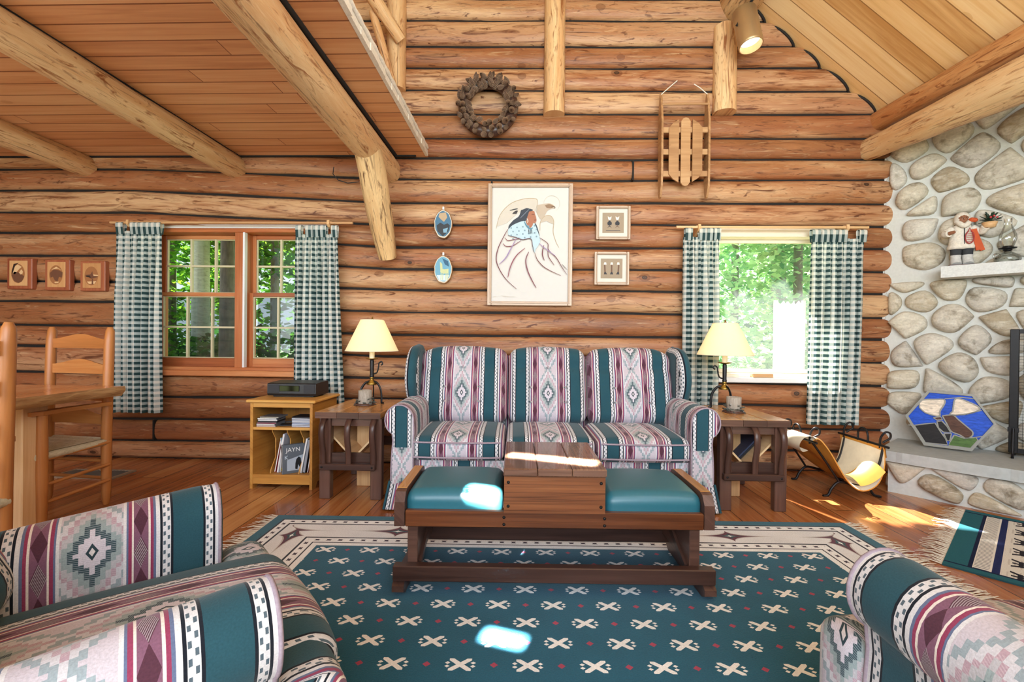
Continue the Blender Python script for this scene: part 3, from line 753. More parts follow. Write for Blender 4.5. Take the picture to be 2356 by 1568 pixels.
# ------------------------------------------------------------------ armchairs (front along local +Y)
def make_armchair(name, label):
    A = thing(name, label, 'armchair')
    prof = arm_profile(.13, .06, .555, .088, .018)
    for sg in (-1, 1): arm(A, sg*.345, sg, -.40, .30, prof, u0=-.022, dz=-.06, face_u=.16)
    m = MB(); m.box2((-.30, -.40, .05), (.30, .30, .30)); m.build('base', M_fab, A)
    def ex(p, q, h):
        if p.y > h.y*.55 and p.z > 0: q.z += -.0
        return q
    sc = cushion(A, 'seat_cushion', (0, .06, .365), (.575, .80, .13), .055, (16, 16, 6), (0, .03, .04), u0=.0, extra=ex)
    fp = cushion(A, 'footrest_panel', (0, .375, .25), (.84, .13, .36), .045, (20, 6, 12), (0, .03, 0), u0=.0, uv=lambda p: (p.x+(p.y-.065)*1.0*(1 if p.x > 0 else -1)*(1 if abs(p.x) > .375 else 0)-.085, p.z-(p.y if abs(p.x) < .375 else 0)))
    lean = rotx(math.radians(27))
    def exb(p, q, h):
        top = max(0, p.z/h.z); q.z += .05*top*math.cos(p.x/h.x*1.3); q.y += .05*max(0, abs(p.x)/h.x-.55)/.45*(1 if True else 0)
        return q
    cushion(A, 'backrest', (0, -.355, .70), (.70, .20, .66), .08, (22, 6, 20), (0, .03, 0), u0=.0, rot=lean, extra=exb)
    m = MB(); m.box((0, -.42, .45), (.66, .06, .74), rot=lean); m.build('back_frame', M_fab, A)
    return A
# left chair: arm fronts fixed by the two arms seen in the photo
LA = make_armchair('armchair', 'patterned armchair angled toward the ottoman, both rolled arms showing')
ang = math.radians(-48.7); LA.rotation_euler = (0, 0, ang)
mid = Vector((-.725, 1.135, 0)); LA.location = mid-rotz(ang)@Vector((0, .30, 0))
RA = copy_tree(LA); RA['label'] = 'patterned armchair with its back to the camera, only one green banded arm showing'
for o in (LA, RA): o['group'] = 'matching patterned armchairs'
ang2 = math.radians(7); RA.rotation_euler = (0, 0, ang2)
tip = Vector((.795, 1.06, 0)); RA.location = tip-rotz(ang2)@Vector((-.363, .30, 0))
# ================================================================= OTTOMAN BENCH
BN = thing('ottoman_bench', 'long dark wood rocking ottoman with two green padded seats and a raised centre box', 'ottoman', (.112, 2.20, 0), .027)
hx, y0, y1 = .675, -.22, .22
for a, b in ((-hx+.035, -.218), (.218, hx-.035)):
    m = MB()
    def df(p, w=(b-a)):
        q = p.copy(); fx = math.cos(PI/2*min(1, abs(p.x)/(w/2)))**.45; fy = math.cos(PI/2*min(1, abs(p.y)/.215))**.5
        if p.z > 0: q.z += .022*fx*fy
        return q
    m.rbox(((a+b)/2, 0, .378), (b-a, .412, .115), .045, lambda p: (p.x, p.y), (14, 12, 4), df); m.build('padded_seat', M_green, BN)
for sg in (-1, 1):
    m = MB(); o = [(y0-.005, .298), (y0-.005, .40), (y0+.02, .438), (y0+.05, .445), (y1-.05, .445), (y1-.02, .438), (y1+.005, .40), (y1+.005, .298)]
    M_ = Matrix(((0, 0, 1, sg*(hx-.018)-.022), (1, 0, 0, 0), (0, 1, 0, 0), (0, 0, 0, 1))); m.prism(o, .044, M_)
    eb = m.build('end_board', M_dkwood, BN); m = MB(); m.box2((sg*(hx-.018)-.021, y0+.045, .4445), (sg*(hx-.018)+.021, y1-.045, .447)); m.build('worn_top', M_topwood, eb)
    m = MB(); m.box2((sg*(hx-.07)-.022, y0+.02, .12), (sg*(hx-.07)+.022, y1-.05, .30), bev=.003); m.beam((sg*(hx-.095), y0+.05, .115), (sg*(hx-.095), y1-.06, .27), .018, .03); m.build('end_panel', M_dkwood, BN)
    m = MB(); o = [(y0-.03, .03), (y0-.03, .055), (y0+.0, .075), (y1-.0, .075), (y1+.03, .055), (y1+.03, .03), (y1, .014), (y0+.10, .012), (y0, .014)]
    M_ = Matrix(((0, 0, 1, sg*(hx-.02)-.025), (1, 0, 0, 0), (0, 1, 0, 0), (0, 0, 0, 1))); m.prism(o[::-1], .05, M_); m.build('rocker_foot', M_dkwood, BN)
for y, nm in ((y0, 'front_rail'), (y1, 'rear_rail')):
    m = MB(); m.box2((-hx+.045, y-.014, .300), (hx-.045, y+.014, .368), bev=.003); r = m.build(nm, M_walnut, BN)
    for x in (-.212, .212):
        for z in (.315, .345):
            k = MB(); k.lathe([(.0001, .006), (.005, .004), (.007, 0)], n=8); k.build('screw', M_iron, r, (x, y-.0145, z), (PI/2, 0, 0))
for y in (y0-.005, y1-.03):
    m = MB(); m.box2((-hx-.004, y-.022, .073), (hx+.004, y+.022, .138), bev=.004); m.build('stretcher', M_dkwood, BN)
m = MB(); m.box2((-.213, y0-.02, .366), (.213, y0+.005, .523)); m.box2((-.213, y1-.01, .366), (.213, y1+.015, .523)); m.box2((-.213, y0, .366), (-.195, y1, .523)); m.box2((.195, y0, .366), (.213, y1, .523))
bxo = m.build('center_box', M_walnut, BN)
for x in (-.195, .195):
    for z in (.395, .495):
        k = MB(); k.lathe([(.0001, .006), (.005, .004), (.007, 0)], n=8); k.build('screw', M_iron, bxo, (x, y0-.021, z), (PI/2, 0, 0))
m = MB()
for i in range(3): m.box2((-.216+.145*i, y0-.032, .523), (-.216+.145*(i+1)-.002, y1+.042, .556), bev=.004, tone=.3+.25*i)
m.build('box_lid', M_btop, BN)
# ================================================================= END TABLES
def end_table(name, label):
    T = thing(name, label, 'side table', group='matching end tables beside the sofa')
    w, d, H = .445, .68, .594
    m = MB()
    for i in range(3): m.box2((-w/2+w/3*i, -d/2, H-.042), (-w/2+w/3*(i+1)-.002, d/2, H), bev=.004, mi=0)
    t = m.build('tabletop', M_topwood, T)
    m = MB()
    for i in range(3): m.box2((-w/2+w/3*i, -d/2-.004, H-.042), (-w/2+w/3*(i+1)-.002, -d/2, H-.001))
    m.build('front_edge', M_dkwood, t)
    for x in (-w/2+.055, w/2-.04):
        m = MB(); m.box2((x-.038, -d/2+.03, 0), (x+.038, -d/2+.085, H-.042), bev=.004); m.build('leg', M_dkwood, T)
        m = MB(); m.box2((x-.035, d/2-.085, 0), (x+.035, d/2-.03, H-.042), bev=.004); m.build('leg', M_dkwood, T)
    for y in (-d/2+.06, d/2-.06):
        m = MB(); m.box2((-w/2+.02, y-.012, H-.10), (w/2-.005, y+.012, H-.042)); m.build('apron', M_dkwood, T)
        m = MB(); m.box2((-w/2+.02, y-.012, .24), (w/2-.005, y+.012, .31)); m.build('apron', M_dkwood, T)
    m = MB(); m.box2((-w/2+.03, -d/2-.008, .205), (w/2-.035, -d/2+.03, .248), bev=.004); r = m.build('cross_rail', M_dkwood, T)
    for x in (-w/2+.05, w/2-.055):
        k = MB(); k.lathe([(.0001, .005), (.005, .004), (.007, 0)], n=8); k.build('screw', M_iron, r, (x, -d/2-.0085, .226), (PI/2, 0, 0))
    for x in (-w/2+.055, .005, w/2-.05):
        m = MB(); m.tube(smooth_path([(x, -d/2+.006, .248), (x, -d/2-.0, .33), (x, -d/2-.022, .42), (x, -d/2-.018, .50), (x, -d/2+.02, .545)], 4), .021, 8, flat=(.62, 1), up=(0, 1, 0))
        s_ = m.build('curved_slat', M_dkwood, T)
    m = MB(); m.box2((-.055, -.02, 0), (.055, .24, .50), bev=.003); m.build('center_post', M_pine, T)
    m = MB(); m.beam((-.20, 0, .47), (-.0, 0, .26), d-.2, .012); m.beam((.20, 0, .47), (.0, 0, .26), d-.2, .012); m.build('magazine_trough', M_pine, T)
    return T
ET1 = end_table('end_table', 'dark stained end table between the stereo cabinet and the sofa'); ET1.location = (-1.20, 3.415, 0)
ET2 = copy_tree(ET1); ET2['label'] = 'dark stained end table under the bright window beside the leather log sling'; ET2.location = (1.455, 3.365, 0); ET2.rotation_euler = (0, 0, 0)
for i, (x, c) in enumerate(((1.54, '1c1d22'), (1.50, '2b3550'))):
    m = MB(); m.box((0, 0, 0), (.22, .26, .012), bev=.002); o = m.build('magazine', flat('magazine cover '+c, c), None, (x-.0, 3.33, .41-.0), (0, math.radians(-46), 0))
    o.location = (1.465+.095-.014*i, 3.365, .395); o.rotation_euler = (0, math.radians(-46.4), 0)
    o.location = (1.455+.068-.013*i, 3.365, .362+.006*i)
    tag(o, ('glossy black magazine in the right end table trough', 'navy magazine behind the black one in the right end table trough')[i], 'magazine', 'magazines in the end table trough')
# ================================================================= LAMPS
def lamp(name, label):
    T = thing(name, label, 'lamp', group='pair of lit table lamps')
    for i in range(3):
        a = math.radians(-20+120*i); m = MB(); f = lambda r, z: (r*math.cos(a), r*math.sin(a), z)
        m.tube(smooth_path([f(.014, .165), f(.05, .155), f(.082, .11), f(.092, .05), f(.093, .006), f(.112, .004)], 5), .009, 8, flat=(1, .5)); m.build('leg', M_iron, T)
    m = MB(); m.lathe([(.036, .140), (.04, .148), (.03, .158), (.016, .175), (.013, .185), (.018, .192), (.014, .20)], n=20, cap=True); m.build('brass_cone', M_brass, T)
    m = MB(); m.lathe([(.016, .198), (.018, .21), (.015, .215), (.0165, .32), (.013, .33)], n=8, cap=True); m.build('stem', M_iron, T)
    m = MB(); m.lathe([(.012, .33), (.046, .338), (.05, .344), (.04, .340), (.012, .336)], n=20); m.build('drip_pan', M_brass, T)
    m = MB(); m.lathe([(.0195, .338), (.0195, .41), (.01, .415)], n=16, cap=True); m.build('candle_sleeve', M_cream, T)
    m = MB(); m.tube(smooth_path([(.016, 0, .222), (.04, 0, .235), (.052, 0, .28), (.055, 0, .305), (.075, 0, .318), (.082, 0, .298), (.07, 0, .292)], 5), .0055, 6); m.build('hook_handle', M_iron, T)
    m = MB(); n = 40
    m.lathe([(.198, .398), (.087, .636)], n=n); m.lathe([(.196, .398), (.085, .636)], n=n); sh = m.build('lamp_shade', M_shade, T)
    for r, z in ((.198, .399), (.087, .636)):
        e = MB(); e.tube([(r*math.cos(2*PI*k/40), r*math.sin(2*PI*k/40), z) for k in range(40)], .0025, 6, closed=True); e.build('trim_band', M_cream, sh)
    m = MB(); m.lathe([(.0001, .462), (.022, .468), (.03, .49), (.026, .515), (.012, .54), (.012, .55)], n=16); m.build('bulb', M_bulb, T)
    m = MB(); m.tube([(.03, 0, .55), (.035, 0, .60), (0, 0, .645), (-.035, 0, .60), (-.03, 0, .55)], .002, 5); m.box((0, 0, .638), (.17, .006, .004)); m.lathe([(.0001, .662), (.007, .656), (.005, .648), (.012, .643), (.012, .638)], n=10); m.build('harp_finial', M_brass, T)
    return T
LM1 = lamp('table_lamp', 'lit table lamp with cream shade standing on the left end table'); LM1.location = (-1.197, 3.54, .594)
LM2 = copy_tree(LM1); LM2['label'] = 'lit table lamp with cream shade standing in front of the bright window'; LM2.location = (1.473, 3.54, .594); LM2.rotation_euler = (0, 0, PI)
for L in (LM1, LM2):
    l = bpy.data.lights.new('lamp bulb light', 'POINT'); l.energy = 36; l.color = (1, .80, .50); l.shadow_soft_size = .03
    o = bpy.data.objects.new('lamp_bulb_light', l); COL.objects.link(o); o.location = L.location+Vector((0, 0, .50)); L_ = o
# birch bark candle holders
def candle(name, label):
    T = thing(name, label, 'candle holder', group='birch bark candle holders')
    m = MB(); m.lathe([(.050, .012), (.049, .055), (.0495, .108), (.045, .110), (.044, .09)], n=20); m.build('birch_cup', wood('weathered birch cup', '6f675d', '9b9185', 'b9b0a4', along=60, across=14, rough=.8, streak=.5), T)
    m = MB(); m.lathe([(.0001, .0), (.072, .0), (.076, .006), (.065, .014), (.0001, .016)], n=24); m.build('base', M_dkwood, T)
    m = MB(); rr = random.Random(4)
    for k in range(46):
        a = rr.uniform(0, 2*PI); r = rr.uniform(.05, .072); z = rr.uniform(.012, .055)-(.0 if r < .06 else .018)
        p = Vector((r*math.cos(a), r*math.sin(a), z)); q = Matrix.Rotation(rr.uniform(0, 6), 3, 'Z')@Matrix.Rotation(rr.uniform(-.8, .8), 3, 'X')
        m.box(p, (.026, .012, .006), rot=q, bev=.002)
    tag(m.build('leaf_cluster', plain('pewter leaves', '55564f', .55, .2, var=.6, scale=90), T), 'dark leaves and tiny cones around the base'); return T
cb = G(840, 931, .594); CN1 = candle('candle_holder', 'birch candle holder at the foot of the left lamp'); CN1.location = (cb.x, cb.y, .594)
CN2 = copy_tree(CN1); cb = G(1688, 948, .594); CN2.location = (cb.x, cb.y, .594); CN2.rotation_euler = (0, 0, 2); CN2['label'] = 'birch candle holder at the foot of the right lamp'
# ================================================================= STEREO CABINET
CB = thing('media_cabinet', 'honey coloured open shelf cabinet under the left window', 'cabinet', (-1.763, 3.49, 0))
w, d, H = .455, .42, .642; t = .02
for sg in (-1, 1):
    m = MB(); o = [(-d/2, 0), (-d/2+.06, 0), (-d/2+.085, .035), (d/2-.085, .035), (d/2-.06, 0), (d/2, 0), (d/2, H-.02), (-d/2, H-.02)]
    M_ = Matrix(((0, 0, 1, sg*(w/2-t/2)-t/2), (1, 0, 0, 0), (0, 1, 0, 0), (0, 0, 0, 1))); m.prism(o, t, M_); m.build('side_panel', M_honey, CB)
m = MB(); m.box2((-w/2-.025, -d/2-.02, H-.022), (w/2+.025, d/2+.01, H), bev=.007); m.build('top', M_honey, CB)
m = MB(); m.box2((-w/2+t, -d/2+.003, H-.055), (w/2-t, -d/2+.02, H-.022)); m.build('apron', M_honey, CB)
m = MB(); m.box2((-w/2+t, -d/2+.003, .035), (w/2-t, -d/2+.02, .085)); m.build('plinth', M_honey, CB)
for z in (.085, .425):
    m = MB(); m.box2((-w/2+t, -d/2+.004, z), (w/2-t, d/2-.01, z+.018)); m.build('shelf', M_honey, CB)
m = MB(); m.box2((-w/2+t, d/2-.012, .03), (w/2-t, d/2, H-.022)); m.build('back_panel', M_honey, CB)
for x in (-.095, .015, .115):
    m = MB(); o = [(-d/2+.03, 0), (d/2-.012, 0), (d/2-.012, .32), (-d/2+.05, .32), (-d/2+.06, .29), (-d/2+.10, .24), (-d/2+.10, .10), (-d/2+.04, .03)]
    M_ = Matrix(((0, 0, 1, x-.003), (1, 0, 0, 0), (0, 1, 0, .104), (0, 0, 0, 1))); m.prism(o, .006, M_); m.build('divider', M_honey, CB)
# CD cases: two stacks, one leaning tray
cx0, cy0 = CB.location.x, CB.location.y-d/2
cds = [(-.125, .13, 'c9b8b4'), (-.125, .13, 'd8d2cc'), (-.12, .125, '8f4a58'), (-.115, .12, '26262a'), (-.115, .125, 'd9d9d8'), (-.118, .12, 'e2e0dc'), (-.10, .13, '9f9a88')]
lab = ['bottom', 'second', 'third', 'fourth', 'fifth', 'sixth', 'topmost']
def cdcase(x, y, z, rz, col, label):
    T = thing('cd_case', label, 'CD case', (x, y, z), rz, 'compact disc cases on the cabinet shelf')
    m = MB(); m.box((0, 0, .005), (.142, .125, .0098), bev=.001); m.build('case', M_black if col.startswith('2') else flat('jewel case '+col, '6d6f74', .2), T)
    m = MB(); m.box((0, -.0628, .005), (.136, .001, .0075)); m.build('spine_label', flat('spine '+col, col), T); return T
z = .443
for i, (x, yy, c) in enumerate(cds):
    cdcase(cx0+x, cy0+.085, z, RND.uniform(-.06, .06), c, 'CD case in the left stack, %s from the shelf' % lab[i]); z += .0105
cols = ['b9c0d2', 'c3c9da', '98a3bd', 'd0d2da', 'a9aebd', 'c9ccd4', '2b2b30']; z = .443
for i, c in enumerate(cols):
    cdcase(cx0+.128, cy0+.10, z, RND.uniform(-.05, .03), c, 'CD case in the right stack, %s from the shelf' % lab[i]); z += .0105
cdcase(cx0-.03, cy0+.27, .443, .3, '3b3f44', 'CD case lying alone behind the two stacks')
m = MB(); m.box((0, 0, .006), (.12, .07, .012), rot=rotz(.25), bev=.004); o = m.build('remote_control', M_black, None, (cx0+.012, cy0+.09, .443)); tag(o, 'small black remote lying between the two CD stacks', 'remote control')
# upright records, magazines and the boxed set
def upright(x, y, w_, h_, th, lean, col, label, yaw=0.0, name='magazine', cat='magazine'):
    T = thing(name, label, cat, (cx0+x, cy0+y, .1035), yaw, 'magazines and albums in the cabinet slots')
    m = MB(); m.box((0, w_/2, h_/2), (th, w_, h_), bev=.0012); b_ = m.build('cover', flat('cover '+col, col, .35), T, (0, 0, abs(math.sin(lean))*th/2), (0, lean, 0))
    m = MB(); m.box((0, -.0006, h_/2), (th*.75, .0012, h_*.96)); m.build('spine', flat('spine edge '+col, 'e0dcd8' if col != '23252c' else '8d9098'), b_); return T
upright(-.078, .06, .20, .235, .009, .18, 'b03038', 'thin red spined magazine leaning in the second slot')
upright(-.052, .05, .21, .285, .014, .16, 'c3c6d4', 'tall pale lilac album leaning beside the red magazine')
upright(-.036, .055, .20, .25, .006, .08, 'e2ded8', 'thin white magazine between the lilac and sky blue albums')
upright(-.012, .05, .20, .255, .008, -.07, '7fb2c8', 'sky blue covered magazine leaning back to the left')
upright(.118, .05, .20, .255, .012, .18, 'd5d7dc', 'silver spined album leaning in the last slot')
upright(.142, .05, .20, .25, .022, .16, '23252c', 'thick black album leaning against the silver one')
upright(.166, .06, .20, .215, .006, .14, 'a85a58', 'thin red and white magazine next to the black album')
upright(.18, .06, .20, .21, .006, .14, 'd9cdb9', 'thin cream magazine at the right end of the last slot')
BK = thing('boxed_book', 'grey boxed book with white lettering and a dark figure on its cover', 'book', (cx0-.002, cy0+.018, .1035), math.radians(-52), 'magazines and albums in the cabinet slots')
m = MB(); m.box((0, .075, .105), (.034, .15, .21), bev=.0015); bb_ = m.build('box_body', flat('book slate', '5c626a', .35), BK)
m = MB(); m.box((0, -.0006, .105), (.032, .0012, .206)); m.build('spine', flat('book spine grey', '8d8f92', .4), bb_)
m = MB(); m.box((0, -.0014, .035), (.028, .0008, .018)); m.build('price_sticker', flat('yellow sticker', 'd8c840'), bb_)
m = MB(); m.face([(.0174, .03, .02), (.0174, .14, .02), (.0174, .14, .13), (.0174, .03, .10)]); m.build('cover_panel', flat('book pale', 'a9b2bd', .4), bb_)
m = MB(); m.face([(.0178, .085, .03), (.0178, .10, .025), (.0178, .105, .06), (.0178, .12, .03), (.0178, .128, .05), (.0178, .122, .105), (.0178, .108, .118), (.0178, .092, .10), (.0178, .086, .07)]); m.build('cover_figure', flat('book black', '15171b', .4), bb_)
def text(s_, size, parent, loc, rot, mat, name='lettering'):
    c = bpy.data.curves.new(name, 'FONT'); c.body = s_; c.size = size; c.extrude = .0002; c.materials.append(mat)
    tmp = bpy.data.objects.new('tmp', c); COL.objects.link(tmp); dg = bpy.context.evaluated_depsgraph_get(); me = bpy.data.meshes.new_from_object(tmp.evaluated_get(dg))
    bpy.data.objects.remove(tmp); o = bpy.data.objects.new(name, me); COL.objects.link(o); o.parent = parent; o.location = loc; o.rotation_euler = rot; return o
text('JAYN', .042, bb_, (.0176, .022, .158), (PI/2, 0, PI/2), flat('title white', 'e6e6e4'))
text('K', .04, bb_, (.0180, .012, .105), (PI/2, 0, PI/2), flat('title pale blue', 'cfdde6'))
text('14', .014, bb_, (-.009, -.002, .030), (PI/2, 0, 0), flat('sticker print', '3a3520'))
# tabletop radio
RD = thing('cd_radio', 'flat black tabletop CD radio sitting on the honey cabinet', 'radio', (-1.763, 3.535, .642))
m = MB(); o = [(-.105, .012), (-.115, .028), (-.112, .098), (-.10, .105), (.09, .112), (.105, .10), (.11, .02), (.10, .012)]
M_ = Matrix(((0, 0, 1, -.185), (1, 0, 0, 0), (0, 1, 0, 0), (0, 0, 0, 1))); m.prism(o[::-1], .37, M_); m.build('body', M_black, RD)
m = MB(); m.box((0, 0, .006), (.31, .17, .012), bev=.003); m.build('base', M_black, RD)
m = MB(); m.box((-.015, -.116, .066), (.15, .006, .042), bev=.002); m.build('display', plain('dark display glass', '050607', .08), RD)
for sg in (-1, 1):
    m = MB(); m.box((sg*.135, -.1145, .062), (.085, .004, .062), bev=.002); m.build('speaker_grille', plain('charcoal grille', '2c2d31', .7), RD)
m = MB(); m.box((-.0, -.106, .104), (.09, .01, .003)); m.build('disc_slot', M_iron, RD)
# ================================================================= DINING END
DT = thing('dining_table', 'thick live edge cedar slab table at the left edge of the room', 'table', (-3.03, 2.0, 0))
XE, YE = .50, .84
m = MB(); edge = []
for i in range(34):
    y = lerp(-1.1, YE, i/33); edge.append((XE+.015*noise.noise(Vector((y*3, 1, 0)))+.010*noise.noise(Vector((y*11, 5, 0))), y))
m.face([(-.45, -1.1, .775)]+[(x-.012, y, .775) for x, y in edge]+[(-.45, YE, .775)], [(-1.1, -.45)]+[(y, x) for x, y in edge]+[(YE, -.45)], .6)
m.face(([(-.45, -1.1, .715)]+[(x-.03, y, .715) for x, y in edge]+[(-.45, YE, .715)])[::-1], ([(-1.1, -.45)]+[(y, x) for x, y in edge]+[(YE, -.45)])[::-1], .6)
m.box2((-.45, YE-.03, .718), (edge[-1][0]-.03, YE-.001, .774))
tt = m.build('tabletop', M_slab, DT)
m = MB()
def fn(s_, t_):
    x, y = edge[int(round(s_*33))]; k = noise.noise(Vector((y*9, t_*3, 2)))*.012; return (x-.012*(1-math.sin(PI*t_))-.02*(1-t_)+k*math.sin(PI*t_)+.004, y, lerp(.715, .775, t_))
m.grid(fn, 33, 5, lambda s_, t_, p: (p.y, p.z)); m.build('live_edge', M_bark, tt)
for x, y in ((.238, .50), (-.25, .50)):
    m = MB(); m.box2((x-.055, y-.07, 0), (x+.055, y+.07, .715), bev=.006); m.build('leg', M_pine, DT)
def ladder_chair(name, label):
    T = thing(name, label, 'chair', group='ladder back dining armchairs')
    for sg in (-1, 1):
        m = MB(); m.tube([(sg*.225, .19, 0), (sg*.225, .19, .03), (sg*.225, .19, .10), (sg*.225, .19, .45), (sg*.225, .205, 1.05), (sg*.225, .21, 1.12), (sg*.225, .21, 1.145)], [.015, .022, .027, .029, .028, .024, .014], 14); m.build('back_post', M_maple, T)
        m = MB(); m.tube([(sg*.26, -.20, 0), (sg*.26, -.20, .04), (sg*.26, -.20, .3), (sg*.26, -.20, .64)], [.018, .025, .03, .026], 14); m.build('leg', M_maple, T)
        m = MB(); o = [(-.27, -.035), (-.22, -.048), (-.10, -.03), (.19, -.02), (.19, .02), (-.10, .03), (-.22, .048), (-.27, .035)]
        M_ = Matrix(((0, 1, 0, sg*.25), (1, 0, 0, 0), (0, 0, -1, .665), (0, 0, 0, 1))); m.prism(o, .022, M_); m.build('armrest', M_maple, T)
        for z in (.385, .14, .24):
            m = MB(); m.tube([(sg*.245, .19, z+.02), (sg*.26, -.20, z)], .011, 8); m.build('side_rung', M_maple, T)
    for z, y in ((.39, -.2), (.20, -.2), (.17, .19), (.28, .19)):
        m = MB(); m.tube([(-.25, y, z), (.25, y, z)], .011, 8); m.build('cross_rung', M_maple, T)
    for z in (1.04, .875, .70, .55):
        m = MB()
        def fn(s_, t_, z=z):
            x = lerp(-.21, .21, s_); b = .015*math.cos(x/.21*PI/2); top = .026+.034*math.cos(x/.21*PI/2)**2; return (x, .19+.015*(z-.45)+b, z-.034+t_*(.034+top))
        for dy, fl in ((-.006, False), (.006, True)): m.grid(lambda s_, t_, dy=dy: Vector(fn(s_, t_))+Vector((0, dy, 0)), 14, 2, lambda s_, t_, p: (p.x, p.z), flip=fl)
        for t_ in (0, 1): m.grid(lambda s_, q, t_=t_: Vector(fn(s_, t_))+Vector((0, lerp(-.006, .006, q), 0)), 14, 1, lambda s_, q, p: (p.x, p.y))
        m.build('ladder_slat', M_maple, T)
    m = MB()
    def sf(s_, t_):
        y = lerp(-.215, .20, t_); w_ = lerp(.262, .228, t_); x = lerp(-w_, w_, s_); e = max(abs(s_-.5), abs(t_-.5))*2; return (x, y, .425-.012*(1-e)+.006*math.sin(e*40))
    m.grid(sf, 20, 20, lambda s_, t_, p: (p.x, p.y)); m.grid(lambda s_, t_: Vector(sf(s_, t_))-Vector((0, 0, .04)), 20, 20, lambda s_, t_, p: (p.x, p.y), flip=True)
    for (a, b) in (((-.262, -.215), (.262, -.215)), ((-.228, .2), (.228, .2)), ((-.262, -.215), (-.228, .2)), ((.262, -.215), (.228, .2))):
        m.tube([(a[0], a[1], .405), (b[0], b[1], .405)], .022, 8)
    m.build('woven_seat', wood('woven rush', '9a8f78', 'c4b79a', 'ddd2b8', along=60, across=60, rough=.8), T); return T
DC1 = ladder_chair('dining_chair', 'ladder back armchair tucked under the far end of the slab table'); DC1.location = (-2.966, 2.758, 0); DC1.rotation_euler = (0, 0, -.12)
DC2 = copy_tree(DC1); DC2['label'] = 'ladder back chair cut off by the left edge, beside the slab table'; DC2.location = (-2.352, 1.625, 0); DC2.rotation_euler = (0, 0, -PI/2)
# floor vent
FV = thing('floor_vent', 'grey metal floor vent near the left wall', 'vent', (-3.39, 3.53, 0))
m = MB(); bars(m, -.24, .24, 0, 1, 0, 1, .02, .02, .02, .02, 0) if False else None
m = MB(); m.box2((-.25, -.11, 0), (.25, -.09, .012)); m.box2((-.25, .09, 0), (.25, .11, .012)); m.box2((-.25, -.09, 0), (-.23, .09, .012)); m.box2((.23, -.09, 0), (.25, .09, .012)); m.build('frame', plain('vent beige metal', 'a89a86', .4, .3), FV)
m = MB()
for k in range(18): m.box((-.22+.026*k, 0, .005), (.012, .18, .004), rot=roty(.5))
m.box2((-.23, -.09, .0005), (.23, .09, .0015)); m.build('louvers', plain('vent grey', '7c8084', .4, .5), FV)
# ================================================================= RUGS
def rug(name, label, c, hx, hy, mat, rz, fr=True, th=.008, u=True):
    T = thing(name, label, 'rug', (c[0], c[1], 0), rz)
    m = MB(); m.grid(lambda s_, t_: (lerp(-hx, hx, s_), lerp(-hy, hy, t_), th), 2, 2, lambda s_, t_, p: (p.x, p.y)); m.box2((-hx, -hy, .0005), (hx, hy, th-.0005), mi=1, tone=.5)
    m.build('pile', [mat, plain(name+' edge wool', '1d4a54', .9)], T)
    for sg in (-1, 1):
        m = MB(); n = int(hy*2/.011); rr = random.Random(3)
        for k in range(n):
            y = lerp(-hy, hy, (k+.5)/n); L = rr.uniform(.07, .125); a = rr.uniform(-.35, .35); x = sg*hx
            p = [(x, y, th*.6), (x+sg*L*.5, y+a*L*.3, .008+rr.uniform(0, .006)), (x+sg*L, y+a*L, .003)]
            m.ribbon(p, [.009, .008, .004], (0, 0, 1))
        m.build('fringe', M_fringe, T)
    return T
RX, RY = 1.712, 1.215
rug('area_rug', 'large green rug with white star crosses and ivory bordered edge', (.2035+.0257*RY, 2.832-RY), RX, RY, rug_mat('star cross rug wool', RX, RY), .0257)
e = Vector((.688, -.725)); c0 = Vector((2.887, 3.158)); nn = Vector((-.725, -.688)); ctr = c0+e*.85+nn*.57
rug('hearth_rug', 'small banded green and white rug lying along the stone hearth', (ctr.x, ctr.y), .85, .57, small_rug_mat(.85, .57), math.atan2(e.y, e.x))
# ================================================================= CURTAINS AND RODS
def curtain(label, xt, xb, ytop, ybot, folds, tabs, bulge=0.0, seed=0):
    a, b = P(xt[0], ytop, 3.9).x, P(xt[1], ytop, 3.9).x; c, d = P(xb[0], ybot, 3.9).x, P(xb[1], ybot, 3.9).x
    zt, zb = P((xt[0]+xt[1])/2, ytop, 3.9).z, P((xb[0]+xb[1])/2, ybot, 3.9).z; rr = random.Random(seed); ph = [rr.uniform(0, 6) for _ in range(4)]
    T = thing('curtain', label, 'curtain', ((a+b)/2, 3.9, zb), group='gingham tab top curtains'); o = Vector(T.location); full = 1.45*max(b-a, d-c)
    m = MB(); nu = folds*12; nv = 36
    def fn(s_, t_):
        z = lerp(zt, zb, t_); x = lerp(lerp(a, b, s_), lerp(c, d, s_), t_); amp = lerp(.012, .030, min(1, t_*3))
        w = math.sin(2*PI*folds*s_+ph[0]+.5*math.sin(t_*2.2+ph[1]))+.35*math.sin(2*PI*folds*1.7*s_+ph[2]+t_)
        x += .010*math.cos(2*PI*folds*s_+ph[0])*min(1, t_*3)
        if t_ < .045: amp *= .8
        return Vector((x, 3.9+amp*w-.01*math.sin(t_*3)-bulge*math.sin(PI*t_)*math.sin(PI*s_), z))-o
    m.grid(fn, nu, nv, lambda s_, t_, p: (s_*full+.013, p.z)); m.build('panel', M_ging, T)
    zr = zt+.058
    for k, (s_, wd) in enumerate(tabs):
        x = lerp(a, b, s_)-o.x; q = MB()
        pts = [(x, -.012, zt-o.z-.03), (x, -.022, zr-o.z-.004), (x, -.006, zr-o.z+.016), (x, .014, zr-o.z+.016), (x, .024, zr-o.z-.004), (x, .014, zt-o.z-.03)]
        pts = smooth_path(pts, 3); vs = []
        q.grid(lambda i, j: Vector(pts[int(round(j*(len(pts)-1)))])+Vector(((i-.5)*wd, 0, 0)), 3, len(pts)-1, lambda i, j, p: (i*wd+.02*k, j*.16)); q.build('tab', M_ging, T)
    return T
